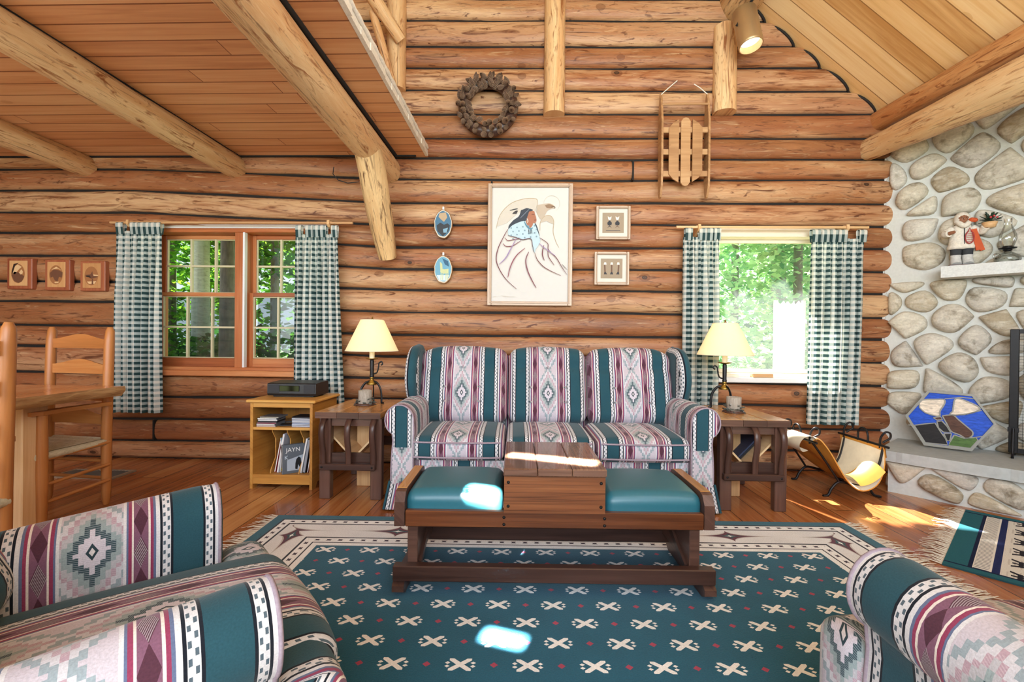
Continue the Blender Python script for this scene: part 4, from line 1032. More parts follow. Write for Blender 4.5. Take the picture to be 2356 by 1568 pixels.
curtain('left gingham curtain of the double window, full length', (268, 372), (262, 370), 531, 948, 7, [(.10, .065), (.42, .07), (.58, .07), (.75, .07), (.92, .07)], seed=1)
curtain('right gingham curtain of the double window, behind the stereo cabinet', (681, 777), (672, 790), 538, 926, 7, [(.08, .05), (.34, .07), (.50, .07), (.66, .06), (.93, .05)], seed=2)
curtain('left gingham curtain of the bright window, behind the lamp', (1573, 1656), (1569, 1652), 545, 948, 6, [(.13, .06), (.52, .065), (.72, .065), (.90, .065)], seed=3)
curtain('right gingham curtain of the bright window, sun glowing through it', (1869, 1990), (1858, 1974), 549, 976, 8, [(.07, .08), (.23, .08), (.39, .08), (.55, .08), (.94, .06)], seed=4)
def rod(label, p0, p1, yb):
    a, b = P(p0[0], p0[1], 3.9), P(p1[0], p1[1], 3.9); z = (a.z+b.z)/2
    T = thing('curtain_rod', label, 'curtain rod', ((a.x+b.x)/2, 3.9, z)); h = (b.x-a.x)/2
    m = MB(); m.tube([(-h, 0, 0), (h, 0, 0)], .011, 10); m.build('rod', M_pine, T)
    for x in yb:
        xx = P(x, p0[1], 3.9).x-T.location.x; m = MB(); M_ = Matrix(((0, 0, 1, xx-.011), (1, 0, 0, 0), (0, 1, 0, 0), (0, 0, 0, 1)))
        m.prism([(-.02, .02), (-.024, -.015), (0, -.035), (.10, -.06), (.11, .02), (.02, .02), (.014, -.006), (-.010, -.006), (-.012, .02)], .022, M_); m.build('bracket', M_pine, T)
    return T
rod('pine curtain rod over the double window', (254, 510), (812, 514), (297, 757)); rod('pine curtain rod over the bright window', (1556, 520), (1998, 525), (1608, 1948))
# soap coloured block on the sill
a = P(1755, 866, 3.98); m = MB(); m.box((0, 0, .017), (.175, .05, .034), bev=.008, seg=2); o = m.build('wood_block', M_pine, None, (a.x, 4.0, .793)); tag(o, 'small pine block lying on the bright window sill', 'block')
# ================================================================= HANGINGS
def onwall(px, py, Y=3.985): return P(px, py, Y)
def frame_pic(name, label, cat, c0, c1, fw, depth, matw, group=None):
    a, b = onwall(*c0), onwall(*c1); w, h = b.x-a.x, a.z-b.z; T = thing(name, label, cat, ((a.x+b.x)/2, 3.985, (a.z+b.z)/2), group=group)
    m = MB(); bars(m, -w/2, w/2, -h/2, h/2, -depth/2, depth, fw, fw, fw, fw, 0); bars(m, -w/2+fw*.5, w/2-fw*.5, -h/2+fw*.5, h/2-fw*.5, -depth-.002, .006, fw*.3, fw*.3, fw*.3, fw*.3, 0); m.build('frame', M_frame, T)
    m = MB(); m.box2((-w/2+fw, -depth*.45, -h/2+fw), (w/2-fw, -.002, h/2-fw)); m.build('mat_board', M_mat if matw else M_paper, T); return T, w, h
ART = {}
def artmat(c):
    if c not in ART: ART[c] = flat('print ink '+c, c, .6)
    return ART[c]
PIC, w, h = frame_pic('framed_print', 'tall framed print of a seated woman in a blanket with an eagle', 'picture', (1124, 424), (1315, 704), .035, .035, False)
def cz(x, y): return (980+x*.2168, 400+y*.2168)
PC = Vector(PIC.location); YP = -.0185
_pl = [0]
def art(pts, col, name, w_=None, closed=True, zc=cz, T=PIC, ctr=None, yp=None):
    ctr = ctr or PC; _pl[0] += 1; yy = (YP if yp is None else yp)-.00035*_pl[0]
    q = []
    for p in pts:
        g = P(*zc(*p), ctr.y-.018); q.append(Vector((g.x-ctr.x, yy, g.z-ctr.z)))
    m = MB()
    if w_ is None: m.face(q); 
    else:
        s_ = smooth_path(q, 6); n = len(s_); m.ribbon(s_, [w_*(.25+.75*math.sin(PI*(.12+.8*i/(n-1)))) for i in range(n)], (0, -1, 0))
    return m.build(name, artmat(col), T)
def sm(pts, n=4): return [(p.x, p.y) for p in smooth_path([(x, y, 0) for x, y in pts], n)]
art(sm([(745, 560), (790, 430), (900, 310), (1040, 262), (1160, 262), (1180, 310), (1160, 400), (1100, 380), (1000, 400), (860, 520)]), 'cdc4b8', 'wing_wash')
art([(745, 580), (790, 430), (900, 315), (1040, 265), (1160, 262), (1182, 300), (1165, 390)], 'b09c7e', 'wing_line', .006)
art([(1255+82*math.cos(a*.3), 315-82*math.sin(a*.3)) for a in range(-2, 20)] if False else [(1335+85*math.cos(a*.33), 315-85*math.sin(a*.33)) for a in range(-3, 13)], 'c4bdb0', 'halo_line', .003)
art(sm([(1185, 330), (1260, 316), (1320, 314), (1370, 345), (1368, 366), (1330, 370), (1285, 395), (1255, 450), (1215, 480), (1170, 400)]), 'bcab98', 'eagle_head')
art(sm([(1262, 335), (1310, 320), (1360, 345), (1320, 365), (1280, 360)]), '8f7258', 'eagle_crown')
art([(1330, 352), (1365, 350), (1368, 368)], '4a3a30', 'beak_line', .006)
art(sm([(1210, 520), (1250, 455), (1310, 440), (1350, 480), (1350, 530), (1280, 500)]), 'c2b4a2', 'second_wing')
art([(1210, 600), (1215, 510), (1260, 450), (1320, 445), (1355, 500), (1350, 620), (1380, 720), (1410, 780)], 'b5a184', 'second_wing_line', .006)
art(sm([(1070, 362), (1135, 380), (1115, 400), (1090, 430), (1070, 480), (1030, 520), (960, 540), (885, 590), (880, 550), (930, 490), (985, 450), (1010, 385)]), '2c3340', 'hair')
art(sm([(1160, 520), (1180, 560), (1205, 650), (1195, 665), (1165, 610), (1140, 560)]), '2c3340', 'hair')
art([(1000, 470), (1050, 420), (1100, 370)], '7a8494', 'hair_highlight', .005)
art([(890, 388), (940, 376), (975, 370)], '1e2026', 'feather', .008); art(sm([(915, 425), (945, 395), (975, 392), (960, 425)]), '3a3334', 'feather')
art(sm([(1095, 400), (1145, 395), (1158, 430), (1170, 468), (1172, 500), (1158, 520), (1135, 522), (1130, 560), (1100, 570), (1065, 520), (1072, 470)]), 'a8694c', 'face')
art([(1120, 430), (1152, 432)], '5c3426', 'brow', .005); art([(1148, 492), (1170, 490)], '6f3a2e', 'lips', .005); art([(1072, 472), (1082, 500), (1076, 520)], 'e6dfd2', 'earring', .006)
art(sm([(870, 600), (920, 545), (1040, 500), (1075, 545), (1110, 575), (1150, 530), (1185, 610), (1212, 690), (1205, 740), (1165, 800), (1155, 835), (1130, 790), (1125, 700), (1050, 690), (1020, 700), (960, 670), (875, 650)]), 'b9d0da', 'blouse')
for i in range(5):
    for j in range(4):
        x, y = 905+62*i+20*(j % 2), 575+38*j-6*i
        if x < 1190: art([(x+9*math.cos(k), y+9*math.sin(k)) for k in range(6)], '7d97a8', 'blouse_dot')
art([(1045, 510), (1070, 555), (1100, 582), (1135, 575)], '4e7f98', 'collar', .01)
for x in (1090, 1105, 1120): art([(x, 590), (x+4, 640)], '20242c', 'necklace', .005)
for pts, c, ww in (([(870, 590), (820, 680), (765, 800), (748, 920), (790, 1030), (860, 1130), (960, 1220)], '6d2f3e', .010), ([(870, 655), (960, 680), (1030, 700), (1110, 690), (1130, 760), (1150, 840)], '5a3a4a', .008), ([(840, 680), (870, 710), (930, 700), (1000, 690)], '7a3a4c', .008), ([(820, 740), (850, 770), (920, 765), (1010, 710)], '7a3a4c', .009),
                   ([(780, 960), (850, 890), (900, 800), (960, 690)], '9a80ac', .012), ([(870, 1100), (900, 980), (960, 870), (1050, 790)], '8a4a58', .012), ([(1090, 830), (1060, 920), (1080, 1030), (1130, 1140), (1170, 1210)], '7a4050', .013), ([(1155, 840), (1180, 910), (1240, 980), (1320, 1030), (1430, 1080)], '6d3a3e', .009),
                   ([(1205, 680), (1290, 740), (1300, 810), (1380, 890), (1440, 990), (1495, 1070)], '6a3444', .009), ([(1250, 760), (1235, 850), (1255, 920)], '6d2f3e', .012), ([(1295, 800), (1300, 880), (1360, 970)], '6d2f3e', .009), ([(1200, 740), (1260, 790), (1370, 870)], '9a80ac', .009), ([(1440, 960), (1497, 1020)], '4a3438', .006)):
    art(pts, c, 'blanket_line', ww*.75)
art([(715, 1302), (750, 1300)], 'c9c2b8', 'signature', .003); art([(795, 1290), (840, 1296), (880, 1302), (950, 1300)], 'c9c2b8', 'signature', .003)
for k, (c0, c1, lb) in enumerate((((1371, 475), (1449, 552), 'small square framed print, upper of the two right of the big print'), ((1367, 580), (1446, 656), 'small square framed print, lower of the two right of the big print'))):
    T, w, h = frame_pic('small_framed_print', lb, 'picture', c0, c1, .024, .03, True, 'small sand art prints')
    m = MB(); m.box2((-w*.31, -.016, -h*.3), (w*.31, -.010, h*.3)); s_ = m.build('tan_panel', flat('sand tan', 'a3917c', .8), T)
    xs_ = (-.03, .035) if k == 0 else (-.055, 0, .055)
    for i, x in enumerate(xs_):
        m = MB(); y = -.0170
        def bl(pts, mi): m.face([(x+a_, y, b_) for a_, b_ in pts], mi=mi)
        if k == 0:
            bl([(-.012, .03), (0, .02), (.012, .03), (.016, .055), (0, .045), (-.016, .055)], 1); bl([(-.015, -.02), (.015, -.02), (.02, .0), (0, .022), (-.02, 0)], 0); bl([(-.02, -.045), (0, -.03), (.02, -.045), (0, -.02)], 0 if i == 0 else 2)
        else:
            sgn = (-1, 0, 1)[i]
            bl([(-.006+sgn*.004, .03), (.006+sgn*.004, .03), (.006-sgn*.0, -.03), (-.006, -.03)], 2); bl([(-.012, .032), (.012, .032), (.008, .052), (-.008, .052)], 1); bl([(-.014-sgn*.004, -.05), (.014-sgn*.004, -.05), (.006, -.03), (-.006, -.03)], 0)
        m.build('sand_figure', [artmat('23222a'), artmat('e9e4d8'), artmat('6b4a34')], s_)
    m = MB(); m.box2((-.06, -.0175, -.066 if k == 0 else -.062), (.06 if k == 0 else -.03, -.0165, -.062)); m.build('sand_line', artmat('3a3c46'), s_)
# oval wood slices
def oval(label, cx_, cy_, rx, ry, kind):
    c = onwall(cx_, cy_, 3.97); T = thing('painted_wood_slice', label, 'wall plaque', (c.x, 3.97, c.z), group='oval painted wood slices'); a, b = rx/268., ry/268.
    pt = lambda s_, n=28, j=0: [(s_*a*math.cos(2*PI*k/n)*(1+.03*math.sin(k*2.1+j)), s_*b*math.sin(2*PI*k/n)*(1+.02*math.cos(k*1.7))-.0) for k in range(n)]
    M_ = Matrix(((1, 0, 0, 0), (0, 0, -1, .018), (0, 1, 0, 0), (0, 0, 0, 1))); m = MB(); m.prism(pt(1), .03, M_); m.build('bark_rim', M_bark, T)
    m = MB(); m.face([(x, -.0135, z) for x, z in pt(.95)]); m.build('pale_edge', artmat('d8d0c0'), T)
    m = MB(); m.face([(x, -.0140, z+.002) for x, z in pt(.88)], mi=0)
    f = lambda pts, mi, y: m.face([(x*a, y, z*b) for x, z in pts], mi=mi)
    if kind == 0:
        f([(-.7, -.1), (-.3, .1), (.1, -.05), (.5, .05), (.75, -.1), (.6, -.5), (0, -.85), (-.6, -.5)], 1, -.0143); f([(-.4, .75), (.3, .8), (.45, .45), (.1, .15), (-.2, .3), (-.5, .5)], 2, -.0146); f([(.0, -.35), (.55, -.25), (.4, -.6), (.05, -.6)], 3, -.0149)
        cs = ('44708e', '2e3238', 'b9a080', '7fa8bf')
    else:
        f([(-.3, .15), (.1, .0), (.6, .05), (.6, -.25), (.1, -.3), (-.3, -.2)], 1, -.0143); f([(-.35, .55), (-.1, .4), (-.05, .1), (-.3, .0)], 1, -.0146); f([(-.7, -.4), (.7, -.4), (.4, -.8), (-.4, -.8)], 2, -.0143)
        for x in (-.25, -.05, .3, .5): f([(x, -.2), (x+.1, -.2), (x+.06, -.75), (x-.02, -.75)], 1, -.0149)
        f([(-.1, .8), (.55, .6), (.65, .2), (.2, .35)], 3, -.0142); cs = ('6ea6c0', 'c9cf9a', 'cfe0e6', '2f5f80')
    m.build('painting', [artmat(x) for x in cs], T)
    m = MB(); m.box2((-.008, -.012, b-.005), (.008, .012, b+.028), bev=.003); m.build('hanger_clip', M_white, T)
oval('oval wood slice painted with a dark blue lake, upper of the pair', 1020, 516, 21, 33, 0); oval('oval wood slice painted with a pale deer, lower of the pair', 1020, 620, 21, 32, 1)
# three plaques
for k, (x0, x1, y0_, y1_, lb) in enumerate(((19, 76, 594, 665, 'carved wood plaque with a feathered headdress profile, furthest from the curtain'), (106, 163, 597, 668, 'carved wood plaque with a bear like oval relief, middle of three'), (187, 244, 600, 670, 'carved wood plaque with a flying duck, nearest the curtain'))):
    a, b = onwall(x0, y0_, 3.97), onwall(x1, y1_, 3.97); w, h = b.x-a.x, a.z-b.z; T = thing('carved_plaque', lb, 'wall plaque', ((a.x+b.x)/2, 3.988, (a.z+b.z)/2), group='carved wood plaques')
    m = MB(); m.box2((-w/2, -.03, -h/2), (w/2, .02, h/2), bev=.006); m.build('backboard', wood('plaque redwood', '6a301c', '9a5236', 'b06a48', across=40), T)
    m = MB(); m.box2((-w*.37, -.036, -h*.40), (w*.35, -.03, h*.42), bev=.002); m.build('face_panel', wood('plaque maple', 'b98150', 'd4a06a', 'e0b27e', across=30, streak=.1), T)
    m = MB(); rx, rz = w*.27, h*.31; ov = [(rx*math.cos(2*PI*i/28)-.004, rz*math.sin(2*PI*i/28)) for i in range(28)]
    m.face([(x, -.0364, z) for x, z in ov], mi=0)
    F = lambda pts, mi, y=-.0368: m.face([(x*rx, y, z*rz) for x, z in pts], mi=mi)
    if k == 0:
        F([(-.9, .1), (-.6, .7), (-.1, .95), (.5, .7), (.1, .45), (-.3, .1), (-.5, -.1)], 2); F([(-1, -.2), (-.6, .2), (0, .1), (.5, -.1), (.9, -.3), (.5, -.85), (0, -.98), (-.6, -.8)], 1); F([(-.95, .3), (-.7, 1.0), (.1, 1.12), (-.45, .85), (-.8, .1), (-.98, -.1)], 3, -.037); F([(.1, .1), (.45, .45), (.7, .2), (.6, -.05), (.3, -.1)], 2, -.0372)
    elif k == 1:
        F([(-.95, .2), (-.4, .55), (.3, .5), (.95, .25), (.8, -.3), (.4, -.2), (.2, -.7), (-.2, -.6), (-.5, -.2), (-.85, -.3)], 1); F([(-.8, .5), (0, .85), (.8, .45), (.2, .65), (-.3, .6)], 2, -.037); F([(-.3, -.75), (.4, -.7), (.3, -.85), (-.2, -.86)], 2, -.037)
    else:
        F([(-.98, .1), (-.2, .15), (.1, .5), (.2, .1), (.98, -.1), (.3, -.25), (-.1, -.3)], 1); F([(-.98, 0), (-.3, .05), (-.1, -.2), (-.8, -.1)], 3, -.037); F([(-.7, -.6), (.7, -.55), (.4, -.85), (-.4, -.85)], 2, -.037); F([(.05, -.3), (.2, -.3), (.25, -.9), (.0, -.9)], 1, -.0372); F([(.2, .15), (.98, .1), (.9, .0), (.3, .0)], 2, -.0373)
    m.build('relief', [artmat('a36a3e'), artmat('6e4630'), artmat('e3bd8c'), artmat('2e1d14')], T)
# pine cone wreath
c = onwall(1123, 244, 3.93); WR = thing('pine_cone_wreath', 'round wreath of brown pine cones hung high on the log wall', 'wreath', (c.x, 3.93, c.z))
m = MB(); m.tube([(.205*math.cos(2*PI*k/40), .02, .205*math.sin(2*PI*k/40)) for k in range(40)], .05, 8, closed=True); m.build('ring', M_dkwood, WR)
def cone_mesh(seed):
    m = MB(); rows, n = 10, 20; rr = random.Random(seed); vs = []; us_ = []
    for i in range(rows*2+1):
        t = i/(rows*2); env = math.sin(PI*min(1, .10+t*.86))**.7*(1-.35*t)
        for j in range(n):
            out = ((i % 2) and (1.0 if (j+(i//2)) % 2 else .72)) or .55
            r = .034*env*out; a = 2*PI*j/n; z = -.04+.085*t-(.006 if i % 2 else 0); vs.append(Vector((r*math.cos(a), r*math.sin(a), z))); us_.append((a, 1.0 if out > .9 else (.5 if out > .6 else 0)))
    fs, us = [], []
    for i in range(rows*2):
        for j in range(n):
            q = [i*n+j, i*n+(j+1) % n, (i+1)*n+(j+1) % n, (i+1)*n+j]; fs.append(q); us.append([us_[k] for k in q])
    m.mesh(vs, fs, us, .5, 0, False); m.face([vs[j] for j in range(n)][::-1]); return m
bm_ = B('pine cone scales'); u, v = bm_.uv(); cc = bm_.ramp(v, [(0, '2a1b14'), (.5, '5a4030'), (.85, 'a08266'), (1, 'e2ccb2')]); M_cone = bm_.surf(bm_.pbr(cc, .6))
proto = cone_mesh(5).build('pine_cone', M_cone, WR); rr = random.Random(8)
for k in range(66):
    o = proto if k == 0 else proto.copy()
    if k: COL.objects.link(o); o.parent = WR
    a = 2*PI*k/66*3.0+rr.uniform(-.06, .06); ringi = k % 3; r = (.165, .215, .250)[ringi]+rr.uniform(-.008, .008)
    o.location = (r*math.cos(a), -.03-(.025, .035, .005)[ringi]+rr.uniform(-.01, .01), r*math.sin(a)); s_ = rr.uniform(.7, 1.0); o.scale = (s_,)*3
    aa = a+rr.uniform(-1.6, 1.6); dirv = Vector((math.cos(aa), rr.uniform(-2.2, -.4), math.sin(aa))).normalized(); o.rotation_euler = dirv.to_track_quat('Z', 'Y').to_euler()
# decorative sled
c = onwall(1570, 340, 3.95); SL = thing('wooden_sled', 'small slatted wooden sled hung upright on the log wall', 'sled', (c.x, 3.95, c.z))
xl = .19
for sg in (-1, 1):
    m = MB(); o = [(-.02, .445), (-.055, .38), (-.085, .2), (-.09, -.2), (-.085, -.34), (-.05, -.425), (-.02, -.43), (.0, -.38), (.012, -.2), (.012, .2), (.004, .36)]
    M_ = Matrix(((0, 0, 1, sg*xl-.008), (1, 0, 0, 0), (0, 1, 0, 0), (0, 0, 0, 1))); m.prism(o[::-1], .016, M_); m.build('runner', M_sled, SL)
for x0, x1, zt, zb, ar in ((-.135, -.055, .20, -.315, -1), (-.038, .038, .215, -.345, 0), (.055, .135, .20, -.31, 1)):
    m = MB()
    if ar == 0: o = [(x0, zb+.03), (lerp(x0, x1, .25), zb+.006), (lerp(x0, x1, .5), zb), (lerp(x0, x1, .75), zb+.006), (x1, zb+.03), (x1, zt-.03), (lerp(x0, x1, .75), zt-.006), (lerp(x0, x1, .5), zt), (lerp(x0, x1, .25), zt-.006), (x0, zt-.03)]
    elif ar < 0: o = [(x0, zb+.07), (lerp(x0, x1, .4), zb+.03), (x1, zb), (x1, zt), (lerp(x0, x1, .4), zt-.03), (x0, zt-.07)]
    else: o = [(x0, zb), (lerp(x0, x1, .6), zb+.03), (x1, zb+.07), (x1, zt-.07), (lerp(x0, x1, .6), zt-.03), (x0, zt)]
    M_ = Matrix(((1, 0, 0, 0), (0, 0, -1, -.07), (0, 1, 0, 0), (0, 0, 0, 1))); m.prism(o, .014, M_); m.build('deck_slat', M_sled, SL)
for z in (.12, -.06, -.24):
    m = MB(); m.box2((-xl, -.07, z-.022), (xl, -.052, z+.022)); m.build('cross_bar', M_sled, SL)
m = MB(); m.tube([(-xl, -.06, .335), (xl, -.06, .335)], .010, 10); m.build('handle_dowel', M_sled, SL)
m = MB(); m.tube([(-xl, -.03, .43), (-.09, -.02, .52), (-.05, .0, .56)], .004, 6); m.build('hanging_cord', M_fringe, SL); m = MB(); m.tube([(xl, -.03, .43), (.13, -.02, .49), (.09, .0, .53)], .004, 6); m.build('hanging_cord', M_fringe, SL)
# thin cable by the brace
m = MB(); m.tube([P(x, y, 3.96) for x, y in ((768, 384), (766, 400), (778, 414), (800, 421), (826, 418))], .004, 6); o = m.build('hanging_cable', M_black); tag(o, 'thin black cable loop on the log wall under the loft', 'cable')
# can spotlight
a, b = P(1712, 28, 3.72), P(1728, 106, 3.66); ax = (a-b).normalized(); SP = thing('track_spotlight', 'can shaped bronze spotlight lit under the roof purlin', 'spotlight', tuple(b)); Q = ax.to_track_quat('Z', 'Y').to_matrix()
Lc = (a-b).length; m = MB(); m.lathe([(.080, 0), (.086, .002), (.088, .02), (.088, Lc), (.05, Lc+.03), (.0001, Lc+.035)], n=28, M=Q); m.lathe([(.080, 0), (.078, .10)], n=28, M=Q); m.build('can', plain('brushed champagne metal', 'b99b72', .35, .6, var=.05), SP)
m = MB(); m.lathe([(.0001, .05), (.078, .06)], n=28, M=Q); m.build('lens', emis('spotlight glow', 'fff2d8', 3.5), SP)
m = MB(); p0 = Q@Vector((.09, -.02, Lc*.55)); p1 = Vector((.03, .0, Lc+.09)); m.beam(p0, p1, .02, .008, up=(0, 1, 0)); m.tube([p1, p1+Vector((-.01, 0, .09))], .02, 10); m.build('yoke', M_iron, SP)
# loft railing pieces
LR = thing('loft_railing', 'peeled log railing pieces seen above the loft edge', 'railing', tuple(P(880, 100, 3.8)))
o0 = Vector(LR.location)
m = MB(); m.tube([P(836, -40, 3.62)-o0, P(922, 92, 3.9)-o0], [.06, .05], 12, wob=.06); m.build('rail', M_beam, LR)
m = MB(); m.tube([P(858, 28, 3.78)-o0, P(886, 130, 3.82)-o0, P(905, 200, 3.86)-o0], [.035, .035, .03], 10, wob=.06); m.build('baluster', M_beam, LR)
# ================================================================= STONE FIREPLACE (set across the corner)
ALF = math.radians(47); FO = Vector((3.03, 4.0, 0)); FD = Vector((math.cos(ALF), -math.sin(ALF), 0)); FN = Vector((-math.sin(ALF), -math.cos(ALF), 0))
FP = thing('fireplace', 'field stone corner fireplace with raised hearth and pale mantel', 'fireplace', tuple(FO), -ALF)
def voronoi(x0, x1, z0, z1, sx, sz, seed, jit=.34, avoid=None):
    rr = random.Random(seed); pts = []; j = 0; z = z0-sz
    while z < z1+sz:
        x = x0-sx+(sx*.5 if j % 2 else 0); 
        while x < x1+sx:
            pts.append((x+rr.uniform(-jit, jit)*sx, z+rr.uniform(-jit, jit)*sz)); x += sx*rr.uniform(.85, 1.2)
        z += sz; j += 1
    cells = []
    for i, (px, pz) in enumerate(pts):
        if not (x0-.02 < px < x1+.02 and z0-.02 < pz < z1+.02): continue
        poly = [(max(x0, px-.6), max(z0, pz-.6)), (min(x1, px+.6), max(z0, pz-.6)), (min(x1, px+.6), min(z1, pz+.6)), (max(x0, px-.6), min(z1, pz+.6))]
        for k, (qx, qz) in enumerate(pts):
            if k == i or abs(qx-px) > .9 or abs(qz-pz) > .9: continue
            mx, mz = (px+qx)/2, (pz+qz)/2; nx, nz = qx-px, (qz-pz); out = []
            for a in range(len(poly)):
                p, q = poly[a], poly[(a+1) % len(poly)]; dp = (p[0]-mx)*nx+(p[1]-mz)*nz; dq = (q[0]-mx)*nx+(q[1]-mz)*nz
                if dp <= 0: out.append(p)
                if dp*dq < 0: t = dp/(dp-dq); out.append((lerp(p[0], q[0], t), lerp(p[1], q[1], t)))
            poly = out
            if len(poly) < 3: break
        if len(poly) >= 3: cells.append(poly)
    return cells
def stones(m, cells, mapf, gap=.016, hgt=.05, seed=1):
    rr = random.Random(seed)
    for poly in cells:
        cx, cz_ = sum(p[0] for p in poly)/len(poly), sum(p[1] for p in poly)/len(poly); 
        A = abs(sum(poly[i][0]*poly[(i+1) % len(poly)][1]-poly[(i+1) % len(poly)][0]*poly[i][1] for i in range(len(poly))))/2
        if A < .0018: continue
        # rounded outline: walk the polygon, pull in, smooth twice
        q = []
        for i in range(len(poly)):
            p, r = poly[i], poly[(i+1) % len(poly)]
            for k in range(4): q.append((lerp(p[0], r[0], k/4), lerp(p[1], r[1], k/4)))
        n = len(q)
        for _ in range(3): q = [((q[i-1][0]+2*q[i][0]+q[(i+1) % n][0])/4, (q[i-1][1]+2*q[i][1]+q[(i+1) % n][1])/4) for i in range(n)]
        R_ = math.sqrt(A/PI); sh = max(.4, 1-gap/R_*rr.uniform(.8, 1.7)); sd = rr.uniform(0, 99); tone = rr.random(); h = hgt*rr.uniform(.75, 1.3)*min(1.2, R_/.09)
        prof = [(1.0, -.2), (.985, .25), (.93, .55), (.80, .82), (.55, .97), (.28, 1.04)]; vs, us = [], []
        for (s_, d) in prof:
            for (x, z) in q:
                X, Z = cx+(x-cx)*sh*s_, cz_+(z-cz_)*sh*s_; k = noise.noise(Vector((X*9, Z*9, sd)))*.3+noise.noise(Vector((X*25, Z*25, sd)))*.12
                vs.append(Vector(mapf(X, Z, h*d*(1+k) if d > 0 else -.01))); us.append((X, Z))
        b = len(vs); vs.append(Vector(mapf(cx, cz_, h*1.05*(1+.2*noise.noise(Vector((cx*9, cz_*9, sd))))))); us.append((cx, cz_)); fs = []
        for i in range(len(prof)-1):
            for j in range(n): fs.append([i*n+j, i*n+(j+1) % n, (i+1)*n+(j+1) % n, (i+1)*n+j])
        for j in range(n): fs.append([(len(prof)-1)*n+j, (len(prof)-1)*n+(j+1) % n, b])
        m.mesh(vs, fs, [[us[i] for i in f] for f in fs], tone, 0, True)
m = MB(); m.face([(-.06, .0, .2), (2.3, 0, .2), (2.3, 0, 2.93), (-.06, 0, 2.93)], mi=1)
cells = voronoi(-.03, 1.35, .30, 1.60, .255, .160, 21, .30)+voronoi(-.03, 1.35, 1.60, 2.92, .26, .18, 5, .30)+voronoi(1.35, 2.3, .30, 2.92, .30, .2, 9)
stones(m, cells, lambda X, Z, d: (X, -d, Z), .0075, .055)
# ragged mortar where the stone meets the log ends
m.grid(lambda s_, t_: (-.045+.035*noise.noise(Vector((t_*24, 1, 1)))-.0*s_-.05*(1-s_), .06-.065*s_, lerp(.3, 2.65, t_)), 2, 60, mi=1)
m.build('stone_face', [M_stone, M_mortar], FP)
hx0, hy0 = .066, -.62
m = MB(); m.box2((hx0+.03, hy0+.035, 0), (2.3, 0, .235), mi=1)
stones(m, voronoi(hx0, 2.3, .005, .235, .30, .12, 31, .25), lambda X, Z, d: (X, hy0+.03-d, Z), .006, .035, 4)
stones(m, voronoi(hy0+.02, 0, .005, .235, .30, .12, 33, .25), lambda X, Z, d: (hx0+.03-d, X, Z) if True else 0, .012, .03, 5)
m.build('hearth_base', [M_stone, M_mortar], FP)
m = MB()
def top(X): return hy0-.03+.014*noise.noise(Vector((X*5, 0, 3)))+.006*noise.noise(Vector((X*23, 0, 3)))
xs_ = [lerp(hx0-.03, 2.3, i/60) for i in range(61)]; o = [(x, top(x)) for x in xs_]+[(2.3, -.005), (hx0-.01, -.005), (hx0-.02, -.4)]
m.prism(o, .075, Matrix.Translation((0, 0, .235))); m.build('hearth_slab', M_slate, FP)
m = MB(); FO2 = FO+FN*.2; dm_ = PL(2165, 613, FO2, FN)-FO; ML = dm_.dot(FD); MZ = dm_.z-.085; print('mantel', ML, MZ)
xs_ = [lerp(ML, 2.3, i/40) for i in range(41)]; o = [(x, -.205+.006*noise.noise(Vector((x*9, 2, 0)))) for x in xs_]+[(2.3, .02), (ML+.002, .02)]
m.prism(o, .085, Matrix.Translation((0, 0, MZ))); m.build('mantel', M_granite, FP)
def f2w(x, y, z): return FO+FD*x-FN*y+Vector((0, 0, z))
def w2f(p): d = Vector(p)-FO; return Vector((d.dot(FD), -d.dot(FN), p[2]))
# ---- leaded glass hexagon leaning on the stone
q0 = G(2180, 1034, .312); al2 = math.radians(42); dd = Vector((math.cos(al2), -math.sin(al2), 0)); nn_ = Vector((-math.sin(al2), -math.cos(al2), .16)).normalized()
HG = thing('stained_glass_panel', 'hexagonal leaded glass panel with a moose in front of blue sky, on the hearth', 'stained glass', tuple(q0))
def hz(x, y, off=0.0): return PL(1980+x*.3316, 700+y*.3316, q0, nn_)-q0+nn_*off
hexa = [(465, 598), (780, 623), (943, 830), (772, 1018), (440, 977), (310, 773)]
lead = plain('grey lead came', '86847c', .5, .2)
def gl(name, col):
    b = B(name); o = b.obj(); n = b.noise(b.vec(o[0]*3.0, o[1]*3.0, o[2]*14.0), 6, 3, .6, 1.2); c = b.hsv(lin(col), .5, 1.0, (n-.5)*1.6+1.0); return b.surf(b.pbr(c, .35, 0, .12))
cb_, cw_, ck_, cbr, cg_ = gl('cobalt glass', '2450c0'), gl('antler glass', 'e2d3c0'), gl('black glass', '241f1e'), gl('brown glass', '56382a'), gl('mossy glass', '4f6b34')
m = MB(); inner = [(465+14, 612), (772, 637), (922, 830), (763, 1000), (450, 961), (332, 774)]
for i in range(6):
    k = (i+1) % 6
    for a0, a1 in ((.016, .016),):
        m.face([hz(*hexa[i], .012), hz(*hexa[k], .012), hz(*inner[k], .012), hz(*inner[i], .012)][::-1]); m.face([hz(*hexa[i], -.008), hz(*hexa[k], -.008), hz(*hexa[k], .012), hz(*hexa[i], .012)][::-1])
m.face([hz(*p, -.008) for p in hexa]); m.build('lead_frame', lead, HG)
def gp(pts, mat, name, off):
    m = MB(); m.face([hz(x, y, off) for x, y in pts][::-1]); return m.build(name, mat, HG)
def leadline(pts, w_=.008, off=.009):
    m = MB(); m.ribbon([hz(x, y, off) for x, y in pts], w_, nn_); return m.build('lead_line', lead, HG)
gp(inner, cb_, 'sky_glass', .001)
ant1 = sm([(408, 680), (440, 660), (520, 658), (580, 660), (583, 690), (552, 740), (550, 770), (520, 772), (450, 750), (410, 715)]); ant2 = sm([(645, 700), (655, 660), (690, 655), (760, 680), (822, 712), (818, 735), (740, 760), (625, 766), (640, 740)])
